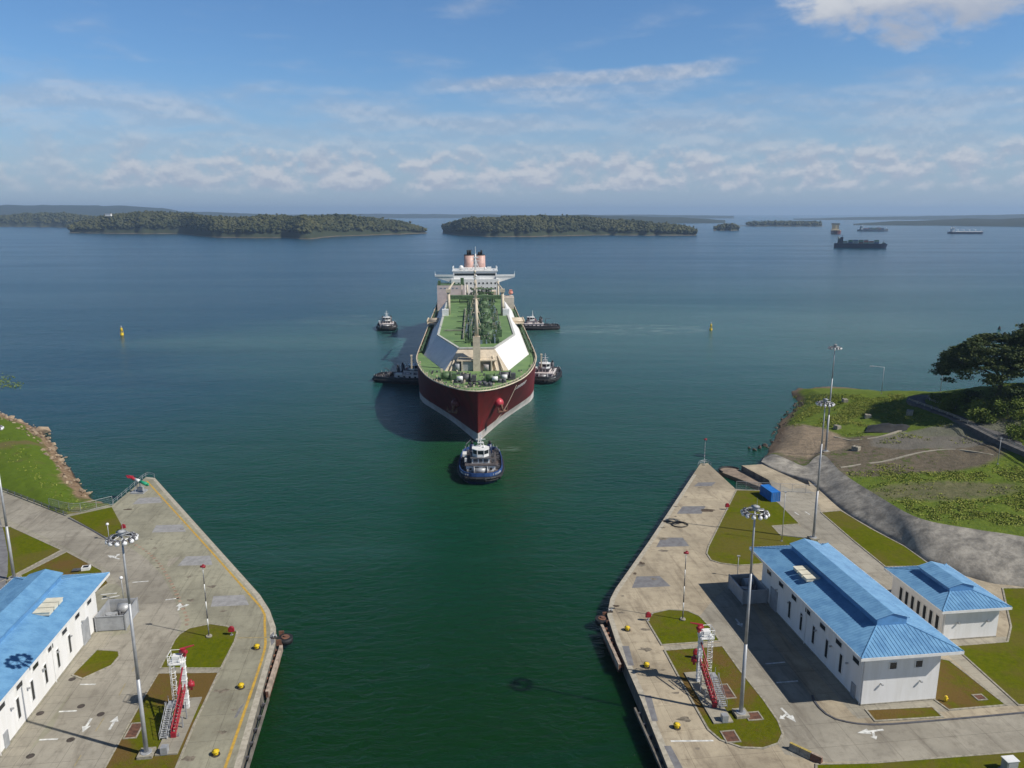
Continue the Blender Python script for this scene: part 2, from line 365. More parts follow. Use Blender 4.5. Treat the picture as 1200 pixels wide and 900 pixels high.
# ------------------------------------------------------------------ water
def build_water():
    m, w, b = principled('lake water'); p = w.add('ShaderNodeNewGeometry').outputs['Position']
    sp = w.add('ShaderNodeSeparateXYZ', {0: p}); X, Y, _ = sp.outputs
    def ell(cx, cy, rx, ry):
        a = w.math('DIVIDE', w.math('SUBTRACT', X, cx), rx); c = w.math('DIVIDE', w.math('SUBTRACT', Y, cy), ry)
        return w.math('ADD', w.math('MULTIPLY', a, a), w.math('MULTIPLY', c, c))
    n0 = w.noise(p, .006, 5, .6, .6)
    nst = w.noise(w.add('ShaderNodeMapping', {'Vector': p, 'Rotation': (0, 0, R(6)), 'Scale': (.0016, .010, 1)}).outputs[0], 1.0, 5, .6, .5)
    ns2 = w.noise(w.add('ShaderNodeMapping', {'Vector': p, 'Rotation': (0, 0, R(-10)), 'Scale': (.006, .035, 1)}).outputs[0], 1.0, 6, .65, .8)
    # sediment stirred up by the propellers, open lake bluer than the lock approach
    c = w.mix(w.ramp(Y, 95, 210), (.004, .028, .006), (.003, .044, .020)); c = w.mix(w.ramp(Y, 180, 420), c, (.014, .072, .068)); c = w.mix(w.ramp(Y, 400, 1300), c, (.001, .042, .078)); c = w.mix(w.math('MULTIPLY', w.math('MULTIPLY', w.ramp(X, -40, -190), w.ramp(Y, 190, 330)), .8), c, (.001, .038, .072))
    g = w.ramp(w.math('ADD', ell(-6, 235, 38, 55), w.math('MULTIPLY', n0, 1.6)), 1.9, .7)
    c = w.mix(w.math('MULTIPLY', g, .75), c, (.016, .062, .016))
    tr = w.ramp(w.math('ADD', ell(120, 510, 240, 190), w.math('MULTIPLY', nst, 1.6)), 1.7, .7)
    tl = w.ramp(w.math('ADD', ell(-130, 470, 130, 130), w.math('MULTIPLY', nst, 1.6)), 1.7, .7)
    c = w.mix(w.math('MULTIPLY', w.math('MAXIMUM', tr, tl), .7), c, (.048, .118, .108))
    c = w.mix(w.math('MULTIPLY', w.ramp(nst, .5, .75), .25), c, (.004, .030, .050))
    c = w.mix(w.math('MULTIPLY', w.ramp(ns2, .5, .72), .30), c, (.030, .090, .088)); c = w.mix(w.math('MULTIPLY', w.ramp(ns2, .48, .28), .30), c, (.001, .028, .026))
    # thin foam threads
    fo = w.noise(w.add('ShaderNodeMapping', {'Vector': p, 'Scale': (.05, .25, 1)}).outputs[0], 1.0, 8, .7, 1.5)
    fz = w.math('MAXIMUM', w.math('MAXIMUM', w.ramp(ell(78, 515, 85, 40), 1.2, .3), w.math('MULTIPLY', w.ramp(ell(-120, 560, 60, 45), 1.2, .3), .9)), w.ramp(ell(-6, 245, 14, 12), 1.2, .2))
    c = w.mix(w.math('MULTIPLY', w.ramp(w.math('MULTIPLY', fo, fz), .45, .66), .38), c, (.30, .37, .34))
    w.l.new(c, b.inputs['Base Color'])
    b.inputs['IOR'].default_value = 1.33; b.inputs['Specular IOR Level'].default_value = .24; b.subsurface_method = 'BURLEY'; b.inputs['Subsurface Weight'].default_value = .85; b.inputs['Subsurface Radius'].default_value = (.6, 1.6, 1.2); b.inputs['Subsurface Scale'].default_value = 1.0
    rg = w.ramp(nst, .3, .7, .16, .22); w.l.new(rg, b.inputs['Roughness'])
    w1 = w.noise(w.add('ShaderNodeMapping', {'Vector': p, 'Rotation': (0, 0, R(-12)), 'Scale': (.30, .62, 1)}).outputs[0], 1.0, 5, .62, .6)
    w2 = w.noise(w.add('ShaderNodeMapping', {'Vector': p, 'Rotation': (0, 0, R(-7)), 'Scale': (.05, .10, 1)}).outputs[0], 1.0, 3, .5, .6)
    h = w.math('ADD', w.math('MULTIPLY', w1, .6), w.math('MULTIPLY', w2, .7))
    bm = w.add('ShaderNodeBump', {'Height': h, 'Strength': .8, 'Distance': 1.0}); w.l.new(bm.outputs[0], b.inputs['Normal'])
    s = MB(); E_ = 30000
    xs = [-E_, -3000, 0, 3000, E_]; ys = [-400, 600, 3000, E_]
    s.loft([[(x, y, 0) for x in xs] for y in ys]); structure(s, 'water', m)
build_water()

def build_haze():
    s = MB(); s.box(0, 15000, 124, 61000, 31500, 252)
    m = bpy.data.materials.new('haze'); m.use_nodes = True; w = NT(m.node_tree); w.n.clear()
    v = w.add('ShaderNodeVolumePrincipled', {'Color': (.52, .73, 1.0, 1), 'Density': HAZE, 'Anisotropy': .1})
    o = w.add('ShaderNodeOutputMaterial'); w.l.new(v.outputs[0], o.inputs['Volume'])
    s.build('haze', m, kind='stuff')
HAZE = 6.6e-5
build_haze()

# ------------------------------------------------------------------ quays (ground of both lock walls)
def gp(pix, z=QZ): return [G(u, v, z) for u, v in pix]
left_edge = [LF(-60, -25.2), LF(95, -25.2), LF(118, -25.7), LF(127, -25.9), LF(133, -26.8), LF(139.5, -29), LF(146, -32)] + gp([(181.5, 560), (171, 559), (147, 579.5), (131, 592.5)])
left_poly = left_edge + gp([(118, 594), (78, 603), (40, 588), (0, 573), (-60, 556), (-200, 520)]) + [Vector((-260, -60, QZ))]
right_edge = [LF(-60, 32.2), LF(88, 32.2), LF(104, 32.9), LF(120, 33.2), LF(130, 34.0), LF(136, 36.1), LF(140, 38.2)] + gp([(760, 635), (820.5, 543.5), (829, 542.5), (862, 573), (905, 577), (921, 573), (869, 545.5), (893, 544), (950, 571)])
sh_base = gp([(892, 541), (905, 549), (925, 556), (947, 563), (963, 577), (987, 598), (1020, 618), (1060, 640), (1090, 660), (1156, 682), (1200, 688), (1330, 712), (1500, 745)])
right_poly = right_edge + sh_base[3:] + [Vector((330, -60, QZ))]
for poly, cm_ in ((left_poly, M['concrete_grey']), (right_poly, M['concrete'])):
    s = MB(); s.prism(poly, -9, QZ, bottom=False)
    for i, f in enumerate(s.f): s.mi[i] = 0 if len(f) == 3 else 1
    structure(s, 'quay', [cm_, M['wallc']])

def sheet(name, pix, m, dz, world=None):
    s = MB(); s.sheet(world or gp(pix), QZ + dz); return structure(s, name, m)

for edge, sg in ((left_edge[:9], 1), (right_edge[:9], -1)):
    e_ = [Vector(a_).lerp(Vector(b_), k / 6) for a_, b_ in zip(edge[:-1], edge[1:]) for k in range(6)]; s = MB()
    nn = [Vector((-(b_ - a_).y, (b_ - a_).x, 0)).normalized() * sg for a_, b_ in zip(e_[:-1], e_[1:])]; nn.append(nn[-1])
    s.loft([[p - n_ * -.02 for p, n_ in zip(e_, nn)], [p + n_ * .95 for p, n_ in zip(e_, nn)]] if sg < 0 else [[p + n_ * .95 for p, n_ in zip(e_, nn)], [p + n_ * .02 for p, n_ in zip(e_, nn)]])
    s.v = [(x, y, z + .0035) for x, y, z in s.v]; structure(s, 'coping', M['coping'])
# roads, one sheet each, 4 mm and more above the quay
lroad = gp([(-200, 522), (-60, 558), (0, 576), (80, 606), (131, 636), (150, 640), (172, 655), (190, 674), (204, 700), (213, 730), (207, 745), (190, 782), (170, 816), (130, 888), (60, 1010)]) + \
        [LF(40, -36), LF(40, -57), LF(96, -57)] + gp([(60, 856), (86, 806), (107, 770), (118, 748), (150, 742), (160, 712), (143, 690), (137, 684), (126, 668), (76, 641), (13, 611), (0, 606), (-200, 540)])
sheet('road', None, M['road'], .005, lroad)
rroad = gp([(820, 722), (833, 736), (843, 752), (866, 785), (894, 821), (912, 846), (918, 860), (912, 873), (920, 884), (960, 893), (1040, 892), (1200, 879), (1400, 860), (1400, 815), (1200, 834), (1093, 844),
            (1025, 849), (996, 848), (975, 840), (958, 828), (950, 815), (925, 780), (895, 735), (880, 705), (862, 680), (838, 700)])
sheet('road', None, M['road'], .005, rroad)
sheet('road', [(893, 546), (925, 561), (955, 578), (963, 601), (1038, 664), (1085, 700), (1060, 720), (960, 650), (937, 614), (914, 590)], M['road'], .005)
sheet('pavement', [(0, 607), (13, 612), (76, 642.5), (126, 669), (137, 685), (128, 684), (120, 670), (72, 648), (10, 620), (0, 615)], M['path'], .011)
def alongside(s0, s1, t0, t1): return [LF(s0, t0), LF(s1, t0), LF(s1, t1), LF(s0, t1)]
sheet('pavement', None, M['path'], .009, alongside(92, 134.8, -58.6, -55.4))
sheet('pavement', None, M['path'], .009, alongside(96.2, 134, 63.4, 65.9) )
sheet('pavement', None, M['path'], .0105, alongside(95.4, 98.3, 63.6, 80.5))
sheet('pavement', None, M['path'], .009, alongside(112.2, 113.8, 88.6, 102.5))

# lawns with kerbs
def lawn(pix, mat_, kerb=True, smooth_=False, per=3, name='lawn', world=None):
    ps = world or gp(pix)
    if smooth_: ps = smooth_closed(ps, per)
    s = MB(); s.prism(ps, QZ - .1, QZ + .09, bottom=False); structure(s, name, mat_)
    if kerb:
        a = [(p[0], p[1]) for p in offset(ps, .004)]; b = offset(ps, .30); n = len(ps); k = MB(); z0, z1 = QZ - .1, QZ + .13
        k.loft([[(x, y, z0) for x, y in a], [(x, y, z1) for x, y in a], [(x, y, z1) for x, y in b], [(x, y, z0) for x, y in b]], closed=True)
        structure(k, 'kerb', M['kerb'])
lawn([(206, 750), (211, 744), (222, 737), (246, 732), (266, 735), (277, 741), (274, 752), (258, 783), (189, 783)], M['lawn'])
lawn([(186, 790), (255, 789), (226, 850), (206, 898), (180, 960), (100, 945), (131, 888), (170, 817)], M['lawn_dry'])
sheet('pavement', [(188, 784), (257.5, 784), (255, 788), (187, 788.5)], M['path'], .012)
lawn([(759.5, 728), (766, 719), (784, 715.3), (805, 716.5), (819, 722.5), (833, 737), (842, 751), (776, 755.5)], M['lawn'])
lawn([(780, 763), (846, 758), (866, 786), (894, 821), (911, 846), (916, 860), (911, 871), (894, 876.5), (869, 875.5), (845, 867), (831, 855), (805, 809)], M['lawn_dry'])
sheet('pavement', [(777, 757), (844, 753), (846, 757), (780, 762)], M['path'], .012)
lawn([(82, 605.5), (131, 594.5), (142, 615), (143, 622), (131, 633)], M['lawn'], kerb=False)
lawn([(-30, 606), (2, 618), (12, 618), (71, 645), (20, 672), (0, 682), (-60, 690)], M['lawn'])
lawn([(78, 647.5), (118, 669), (126, 684), (112, 694), (60, 690), (10, 684), (22, 676)], M['lawn_dry'])
sheet('pavement', [(71, 645.5), (77, 648), (22, 676), (12, 674)], M['path'], .012)
lawn([(86, 791), (114, 762.5), (138, 764), (139, 769), (130, 780), (97, 795)], M['lawn_dry'])
lawn([(863.6, 575), (893, 575.5), (913, 591), (936, 614), (904, 616.5), (914.5, 628), (958, 633), (960, 645), (940, 650), (889, 661), (866, 662.5), (845, 660), (834, 656.5), (829, 649), (831, 641)], M['lawn'])
lawn([(963, 601), (985, 599), (1020, 620), (1060, 641), (1091, 663.5), (1038, 664), (1000, 633)], M['lawn'])
lawn([(1091, 771), (1112, 775), (1177, 826), (1112, 831.5), (1093, 818)], M['lawn_dry'])
lawn([(1119, 758), (1182, 753), (1186, 735), (1176, 690), (1200, 690), (1330, 714), (1420, 760), (1420, 806), (1205, 826), (1194, 826)], M['lawn'])
lawn([(1016.5, 833), (1092, 829.5), (1103, 840), (1026, 844.5)], M['lawn_dry'])
lawn([(958, 897), (1024, 895.5), (1200, 882), (1420, 864), (1420, 1000), (958, 1010)], M['lawn'])
for pix in ([(904, 617), (935, 614.5), (957, 632), (915, 627.5)],): sheet('pavement', pix, M['path'], .012)
sheet('pavement', [(1112, 769), (1118, 758), (1194, 827), (1178, 827)], M['path'], .010)
def kerb_line(pix, w=.3, n=40):
    c = catmull(gp(pix), n); a, b = ribbon(c, w); k = MB(); z0, z1 = QZ - .02, QZ + .13
    k.loft([[(x, y, z0) for x, y in a], [(x, y, z1) for x, y in a], [(x, y, z1) for x, y in b], [(x, y, z0) for x, y in b]]); structure(k, 'kerb', M['dgrey'])
kerb_line([(952, 815), (955, 823), (966.7, 836), (986, 845), (1025, 849.5), (1093, 845), (1200, 835.5), (1380, 818)])
kerb_line([(80, 607), (105, 620), (132, 636)])

sheet('ditch', [(0, 608), (5, 625), (9.5, 650), (9, 672), (3, 700), (-12, 730), (-30, 720), (-14, 690), (-6, 650), (-8, 612)], M['patch'], .10)
sheet('repair_patch', [(195, 664), (198, 655), (212, 651.5), (207, 657), (200, 663.5)], M['path'], .0095)
# repair patches, stains, painted marks
for pix in ([(813, 570), (834, 569.5), (839, 565), (818, 565.4)], [(793, 602), (822, 602), (827, 593), (800, 593.3)], [(769, 641), (808, 640), (800, 630), (775, 630)], [(740.5, 689), (786, 687), (773, 675), (746, 675.5)]):
    sheet('repair_patch', pix, M['patch'], .004)
for pix in ([(155, 591), (190, 589), (187, 582.5), (163, 583.5)], [(178, 624), (218, 623), (214, 614.5), (183, 615.5)], [(208, 663), (249, 662), (246, 651), (218, 652)], [(247, 711), (292, 709), (286, 697), (250, 698.5)]):
    sheet('repair_patch', pix, M['patch2'], .004)
for pix in ([(729, 757), (737, 757), (743, 780), (736, 780)], [(755, 815), (763, 815), (771, 845), (764, 845)], [(316, 745), (321, 740), (322, 752), (318, 757)], [(280, 830), (287, 823), (278, 840), (274, 842)], [(778, 874), (786, 874), (803, 905), (793, 905)]):
    sheet('repair_patch', pix, M['patch'], .0045)
def blot(u, v, r, seed, m=None, asp=1.0):
    c = G(u, v); rg = random.Random(seed); ps = []
    for k in range(16):
        a = 2 * math.pi * k / 16; q = r * rg.uniform(.55, 1.1); ps.append((c.x + math.cos(a) * q * asp, c.y + math.sin(a) * q))
    sheet('stain', None, m or M['stain'], .0085, ps)
for i, (u, v, r, a) in enumerate([(829, 598, 1.3, 1.6), (781, 611, .9, 1.5), (752, 660, .8, .8), (744, 672, .6, .8), (795, 613, .5, 2), (150, 597, .6, 2), (722, 710, .5, 1.4)]): blot(u, v, r, i, None, a)
for i in range(34):
    if i % 2: q = LF(96 + i * 2.6, -29 - max(0, (96 + i * 2.6) - 133) * .54 - random.random() * 12)
    else: q = LF(92 + i * 3.2, 36 + max(0, (92 + i * 3.2) - 133) * .58 + random.random() * 5)
    ps = []; rr_ = random.uniform(.25, .8)
    for k in range(12): a_ = 2 * math.pi * k / 12; e_ = rr_ * random.uniform(.5, 1.2); ps.append((q.x + math.cos(a_) * e_ * random.uniform(1, 2.2), q.y + math.sin(a_) * e_))
    sheet('stain', None, M['faintstain'], .0082, ps)
def stripe(p, q, w, m, dz=.013, n=2):
    a, b = ribbon([p, q], w); sheet('road_marking', None, m, dz, a + b[::-1])
def pstripe(u0, v0, u1, v1, w, m): stripe(G(u0, v0), G(u1, v1), w, m)
yl = catmull([LF(20, -27.6), LF(80, -27.4), LF(118, -27.3), LF(127, -27.6), LF(133, -28.8)] + gp([(309, 717), (290, 694), (240, 638), (172, 563.5)]), 60)
a, b = ribbon(yl, .42); sheet('road_marking', None, M['yellow_line'], .012, a + b[::-1])
pstripe(279, 747.5, 316, 747, .35, M['faint_yellow'])
for u0, v0, u1, v1 in ((94, 802, 112, 802), (69, 834, 90, 833), (46, 867, 68, 866), (155, 682.5, 174, 681), (194, 703, 210, 701), (119, 702, 140, 698), (118, 697, 137, 695), (786, 868.5, 836, 868)):
    pstripe(u0, v0, u1, v1, .32, M['white_line'])
for u0, v0, u1, v1 in ((122, 841, 112, 857), (147, 801, 139.5, 815), (95, 885, 87, 898), (162, 775, 155, 787)): pstripe(u0, v0, u1, v1, .16, M['faint_yellow'])
for u0, v0, u1, v1 in ((931, 600, 936, 603.5), (943.5, 599.5, 949, 603), (910, 800, 935, 798), (897, 778, 920, 776)): pstripe(u0, v0, u1, v1, .3, M['white_line'])
def arrow(u, v, rz, L_=3.2, m=None, bend=0):
    c = G(u, v); s = MB(); s.M = Matrix.Translation(Vector((c.x, c.y, QZ + .014))) @ Matrix.Rotation(rz, 4, 'Z')
    s.poly([(-.18, -L_ / 2, 0), (.18, -L_ / 2, 0), (.18, .2, 0), (-.18, .2, 0)]); s.poly([(-.62, .2, 0), (.62, .2, 0), (0, L_ / 2, 0)])
    if bend:
        s.poly([(bend * .18, -.5, 0), (bend * .18, -.1, 0), (bend * 1.1, .35, 0), (bend * 1.1, -.05, 0)][::bend]); s.poly([(bend * 1.1, -.35, 0), (bend * 1.1, .75, 0), (bend * 1.8, .3, 0)][::bend])
    structure(s, 'road_marking', m or M['white_line'])
arrow(102, 850, ROT + math.pi); arrow(133, 847, ROT); arrow(133, 653, R(62), 4, None, 1); arrow(210, 711, ROT + R(10), 3, None, 1)
arrow(924, 838, ROT + R(190), 3.6, None, 1); arrow(1020, 857, R(100), 4.2, None, -1); arrow(866, 730, ROT + R(180), 3)
# worn pink dashes that follow the curve of the left road
cv = catmull(gp([(150, 634), (170, 645), (186, 660), (200, 682), (211, 705), (219, 725), (217, 738)]), 60)
s = MB()
for i in range(0, 58, 2):
    a, b = ribbon([cv[i], cv[i + 1]], .5 + .3 * random.random()); s.sheet(a + b[::-1], QZ + .013)
structure(s, 'road_marking', M['pink'])
for u, v in ((95, 827.6), (118, 837), (82.7, 867), (35.6, 886), (84.5, 796), (47, 836)):
    c = G(u, v); s = MB(); s.cyl((c.x, c.y, QZ - .1), (c.x, c.y, QZ + .016), .55, n=20)
    tag(s.build('manhole_cover', M['iron']), {95: 'round iron manhole cover between the arrow and lawn by the left building', 118: 'round iron manhole cover beside the white arrow pointing up', 82.7: 'round iron manhole cover between two white bay lines at left',
        35.6: 'iron manhole cover in the pavement at the lower left corner', 84.5: 'iron manhole cover at the corner of the small dry lawn', 47: 'iron manhole cover in the pale pavement by the long white wall'}[u], 'manhole cover', 'manhole covers on the left quay')
for u, v, w_, d_, lb in ((157, 857, 1.5, 3.2, 'brown slatted drain grate in the dry lawn beside the left mast'), (851, 811, 1.5, 3.4, 'brown slatted drain grate in the lawn left of the right mast base'), (883, 840, 2.0, 1.6, 'square brown grate in the lawn right of the mast base'),
                     (856, 864, 1.8, 2.2, 'brown slatted grate at the front of the right traffic island'), (1148, 818, 1.3, 1.1, 'pale square inspection cover in the lawn by the diagonal path')):
    c = G(u, v); r = empty('drain_grate', (c.x, c.y, QZ + .09), ROT, lb, 'drain grate')
    f = MB()
    for sx in (-1, 1): f.box(sx * (w_ / 2 + .1), 0, .05, .2, d_ + .4, .12)
    for sy in (-1, 1): f.box(0, sy * (d_ / 2 + .1), .045, w_, .2, .11)
    f.build('frame', M['kerb'], r); g = MB()
    for k in range(10): g.box(0, -d_ / 2 + d_ * (k + .5) / 10, .03, w_, d_ / 16, .06)
    g.build('grate', M['rust'], r); q = MB(); q.box(0, 0, .008, w_, d_, .016); q.build('pit', M['hole'], r)

# landing ramp and floating stage at the right inlet
s = MB(); s.prism(gp([(869, 545.5), (893, 544.2), (952, 571), (925, 573)]), 1.2, QZ + .02); tag(s.build('landing_ramp', M['concrete']), 'long sloping brown concrete landing ramp beside the blue container inlet', 'ramp')
c0, c1 = G(856, 551, 1.2), G(905, 571, 1.2)
s = MB(); d = (c1 - c0).normalized(); nrm = Vector((-d.y, d.x, 0)); pts_ = [c1 - nrm * 2.2, c1 + nrm * 2.2] + [c0 + (nrm * math.cos(t) - d * math.sin(t)) * 3.2 for t in np.linspace(0, math.pi, 12)]
r = empty('floating_stage', (0, 0, 0), 0, 'low brown floating stage with a rounded end moored in the inlet', 'floating dock'); s.prism(pts_, -.3, 1.0); s.build('deck', mat('stage deck', (.27, .21, .16), .9, .2, .6), r)
k = MB(); k.tube([Vector(p) + Vector((0, 0, -.05)) for p in pts_[2:]], .3); k.build('fender', M['black'], r)

# ------------------------------------------------------------------ shotcrete slope, right headland, left bank
def curve(pts3, n, smooth_=True):
    P = [G(u, v, z) for u, v, z in pts3]
    return catmull(P, n)
NC = 90
C1 = curve([(896, 535, 1.0), (907, 532, 3.3), (925, 539, 3.5), (943, 546, 3.3), (955, 536, 4.6), (967, 534, 5.2), (987, 554, 6.0), (1029, 581, 6.7), (1077, 607, 7.2), (1142, 620, 7.8), (1200, 629, 8.2), (1330, 655, 8.6), (1500, 690, 9)], NC)
def mslope():
    m, w, b = principled('shotcrete'); p = w.add('ShaderNodeNewGeometry').outputs['Position']
    q = w.add('ShaderNodeMapping', {'Vector': p, 'Scale': (1, 1, .25)}).outputs[0]
    n = w.noise(q, .28, 8, .72, .25); n2 = w.noise(p, 2.0, 5, .65)
    c = w.mix(w.ramp(n, .32, .68), (.40, .37, .315), (.135, .127, .113))
    c = w.mix(w.math('MULTIPLY', w.ramp(n2, .45, .7), .4), c, (.20, .175, .135))
    w.l.new(c, b.inputs['Base Color']); b.inputs['Roughness'].default_value = .92
    bm = w.add('ShaderNodeBump', {'Height': w.math('ADD', n, w.math('MULTIPLY', n2, .3)), 'Strength': .7, 'Distance': .25}); w.l.new(bm.outputs[0], b.inputs['Normal']); return m
B0 = catmull(sh_base, NC)
rows = []
for f in np.linspace(0, 1, 9):
    row = []
    for a, c in zip(B0, C1):
        p = Vector(a).lerp(c, f); bul = math.sin(math.pi * f)
        p.z += bul * .9 * (c.z - a.z) / 8 + mnoise.noise(p * .22) * .25 * bul; row.append(p)
    rows.append(row)
s = MB(); s.loft([[(p[0], p[1], p[2] - 4) for p in rows[0]]] + rows); structure(s, 'shotcrete_slope', mslope(), True)

Cs = [C1,
 curve([(897, 529, -.6), (930, 515, 3.2), (965, 515, 4.8), (1000, 526, 6), (1050, 546, 7), (1120, 566, 8), (1200, 588, 8.8), (1500, 660, 10)], NC),
 curve([(903, 512, -.8), (930, 500, 3), (970, 492, 5), (1010, 490, 6.5), (1060, 496, 7.8), (1120, 515, 9.2), (1200, 545, 10.2), (1500, 640, 12)], NC),
 curve([(912, 494, -.8), (940, 481, 3.2), (970, 472, 6), (1010, 470, 8), (1050, 471, 9.5), (1110, 485, 11), (1200, 512, 13), (1500, 590, 18)], NC),
 curve([(932, 474, -.8), (955, 467, 4), (975, 463.5, 7), (1010, 461.5, 8), (1050, 461, 9.7), (1110, 459, 13), (1160, 454, 17), (1215, 450, 20), (1500, 470, 30)], NC)]
back = [Vector((p.x + 4, p.y + 22, p.z * .55)) for p in Cs[-1]]
shore = [Vector((p.x + 8, p.y + 45 + p.z, -1.2)) for p in Cs[-1]]
Cs += [back, shore]
rows = []
for i in range(len(Cs) - 1):
    K = 9
    for k in range(K if i < len(Cs) - 2 else K + 1):
        a0, a1, a2, a3 = Cs[max(i - 1, 0)], Cs[i], Cs[i + 1], Cs[min(i + 2, len(Cs) - 1)]; t = k / K; row = []
        for j in range(NC):
            p = .5 * ((2 * a1[j]) + (a2[j] - a0[j]) * t + (2 * a0[j] - 5 * a1[j] + 4 * a2[j] - a3[j]) * t * t + (3 * a1[j] - a0[j] - 3 * a2[j] + a3[j]) * t ** 3)
            edge = min(1, (i + t) * 2)
            p.z += edge * (mnoise.noise(Vector((p.x, p.y, 0)) * .07) * .9 + mnoise.noise(Vector((p.x, p.y, 5)) * .3) * .35)
            row.append(p)
        rows.append(row)
def mterrain():
    m, w, b = principled('headland soil and grass'); p = w.add('ShaderNodeNewGeometry').outputs['Position']
    sp = w.add('ShaderNodeSeparateXYZ', {0: p}); X, Y, Z = sp.outputs
    n1 = w.noise(p, .035, 6, .62, .6); n2 = w.noise(p, .5, 6, .7); n3 = w.noise(p, 2.5, 4, .6)
    grass = w.mix(w.ramp(n2, .3, .7), (.14, .185, .024), (.085, .13, .018))
    soil = w.mix(w.ramp(n2, .3, .7), (.17, .14, .10), (.105, .088, .066))
    def ell(u, v, z, rx, ry):
        g = G(u, v, z); a = w.math('DIVIDE', w.math('SUBTRACT', X, g.x), rx); c = w.math('DIVIDE', w.math('SUBTRACT', Y, g.y), ry)
        return w.math('ADD', w.math('MULTIPLY', a, a), w.math('MULTIPLY', c, c))
    bare = w.ramp(w.math('ADD', ell(1030, 528, 8, 36, 20), w.math('MULTIPLY', n1, .9)), 1.55, 1.25)
    bare2 = w.ramp(w.math('ADD', ell(925, 515, 3, 15, 24), w.math('MULTIPLY', n1, .8)), 1.5, 1.2)
    bare3 = w.ramp(w.math('ADD', ell(1105, 574, 8, 24, 8), w.math('MULTIPLY', n2, 1.2)), 1.5, .9)
    grav = w.ramp(w.math('ADD', ell(1110, 505, 11, 22, 12), w.math('MULTIPLY', n1, .8)), 1.5, 1.2)
    c = w.mix(w.math('MAXIMUM', bare, w.math('MULTIPLY', bare3, .7)), grass, soil)
    c = w.mix(w.ramp(w.math('ADD', n2, w.math('MULTIPLY', n1, .6)), .86, 1.02), c, (.08, .115, .022))
    c = w.mix(bare2, c, w.mix(w.ramp(n2, .35, .65), (.30, .235, .165), (.20, .16, .115)))
    c = w.mix(w.math('MULTIPLY', grav, .8), c, (.17, .16, .14))
    c = w.mix(w.ramp(w.math('ADD', Z, w.math('MULTIPLY', n2, 1.6)), 3.2, 1.6), c, (.19, .14, .095))
    c = w.mix(w.ramp(w.math('ADD', Z, n2), .9, .4), c, (.075, .06, .045))
    c = w.mix(w.math('MULTIPLY', w.ramp(n3, .5, .75), .3), c, (.05, .06, .02))
    w.l.new(c, b.inputs['Base Color']); b.inputs['Roughness'].default_value = .95; b.inputs['Specular IOR Level'].default_value = .1
    bm = w.add('ShaderNodeBump', {'Height': w.math('ADD', n2, w.math('MULTIPLY', n3, .4)), 'Strength': .9, 'Distance': .5}); w.l.new(bm.outputs[0], b.inputs['Normal']); return m
M['terrain'] = mterrain()
s = MB(); s.loft(rows); structure(s, 'terrain', M['terrain'], True)
bvh = BVHTree.FromPolygons([Vector(v) for v in s.v], s.f)
def ground(x, y, default=QZ):
    h = bvh.ray_cast(Vector((x, y, 200)), Vector((0, 0, -1)))
    return h[0].z if h[0] is not None else default
def GTq(u, v):
    h = bvh.ray_cast(Vector((0, 0, CAMZ)), ray(u, v).normalized()); return h[0]
def GT(u, v):
    """where the line of sight of a photo point meets the headland"""
    r = ray(u, v); h = bvh.ray_cast(Vector((0, 0, CAMZ)), r.normalized())
    return h[0] if h[0] is not None else G(u, v, 10)

def drape(name, pix, width, m, lift=.12, n=60, kerb=None):
    c = catmull([GT(u, v) for u, v in pix], n)
    zz = [max(ground(c[i].x, c[i].y), (c[i].z)) for i in range(n)]
    zz = np.convolve(np.pad(zz, 4, mode='edge'), np.ones(9) / 9, 'valid')
    a, b = ribbon(c, width); s = MB()
    s.loft([[(p[0], p[1], z - 2) for p, z in zip(a, zz)], [(p[0], p[1], z + lift) for p, z in zip(a, zz)], [(p[0], p[1], z + lift) for p, z in zip(b, zz)], [(p[0], p[1], z - 2) for p, z in zip(b, zz)]])
    structure(s, name, m); return c, zz, a, b
rc, rz_, ra, rb = drape('road', [(1104, 464), (1092, 465), (1078, 467.5), (1076, 471.5), (1090, 477), (1125, 490), (1160, 506), (1200, 524), (1300, 565), (1420, 612)], 7.0, M['asphalt'], .2)
drape('track', [(985, 548), (1030, 542), (1080, 530), (1120, 527), (1165, 533)], .8, M['path'], .08)
drape('track', [(978, 512), (1000, 516), (1030, 512), (1060, 503)], .8, M['path'], .08)

# left bank
A = [curve([(-260, 500, 2.5), (-60, 555.5, 2.5), (0, 572.5, 2.5), (40, 587.5, 2.5), (78, 602.5, 2.48), (131, 592, 2.48)], 60),
     curve([(-260, 480, 4), (-60, 522, 4), (0, 543, 4.2), (40, 566, 4), (75, 586, 3.2), (122, 589.5, 2.3)], 60),
     curve([(-260, 452, 5), (-60, 485, 4.6), (0, 503, 4.5), (35, 527, 4.2), (65, 568, 3), (115, 588, 1.6)], 60),
     curve([(-260, 448, 2.5), (-60, 472, 2.5), (5, 490, 2.6), (42, 510, 2.4), (80, 560, 1.8), (108, 586, .6)], 60),
     curve([(-260, 444, -1), (-60, 464, -1), (10, 487, -1), (52, 506, -1), (72, 530, -1), (94, 563, -1), (108, 584, -1.2)], 60)]
rows = []
for i in range(4):
    for k in range(7 if i < 3 else 8):
        a0, a1, a2, a3 = A[max(i - 1, 0)], A[i], A[i + 1], A[min(i + 2, 4)]; t = k / 7
        rows.append([.5 * ((2 * a1[j]) + (a2[j] - a0[j]) * t + (2 * a0[j] - 5 * a1[j] + 4 * a2[j] - a3[j]) * t * t + (3 * a1[j] - a0[j] - 3 * a2[j] + a3[j]) * t ** 3) + Vector((0, 0, (mnoise.noise(a1[j] * .15 + Vector((0, t * 3, 0))) * .5) if i + t > .3 else 0)) for j in range(60)])
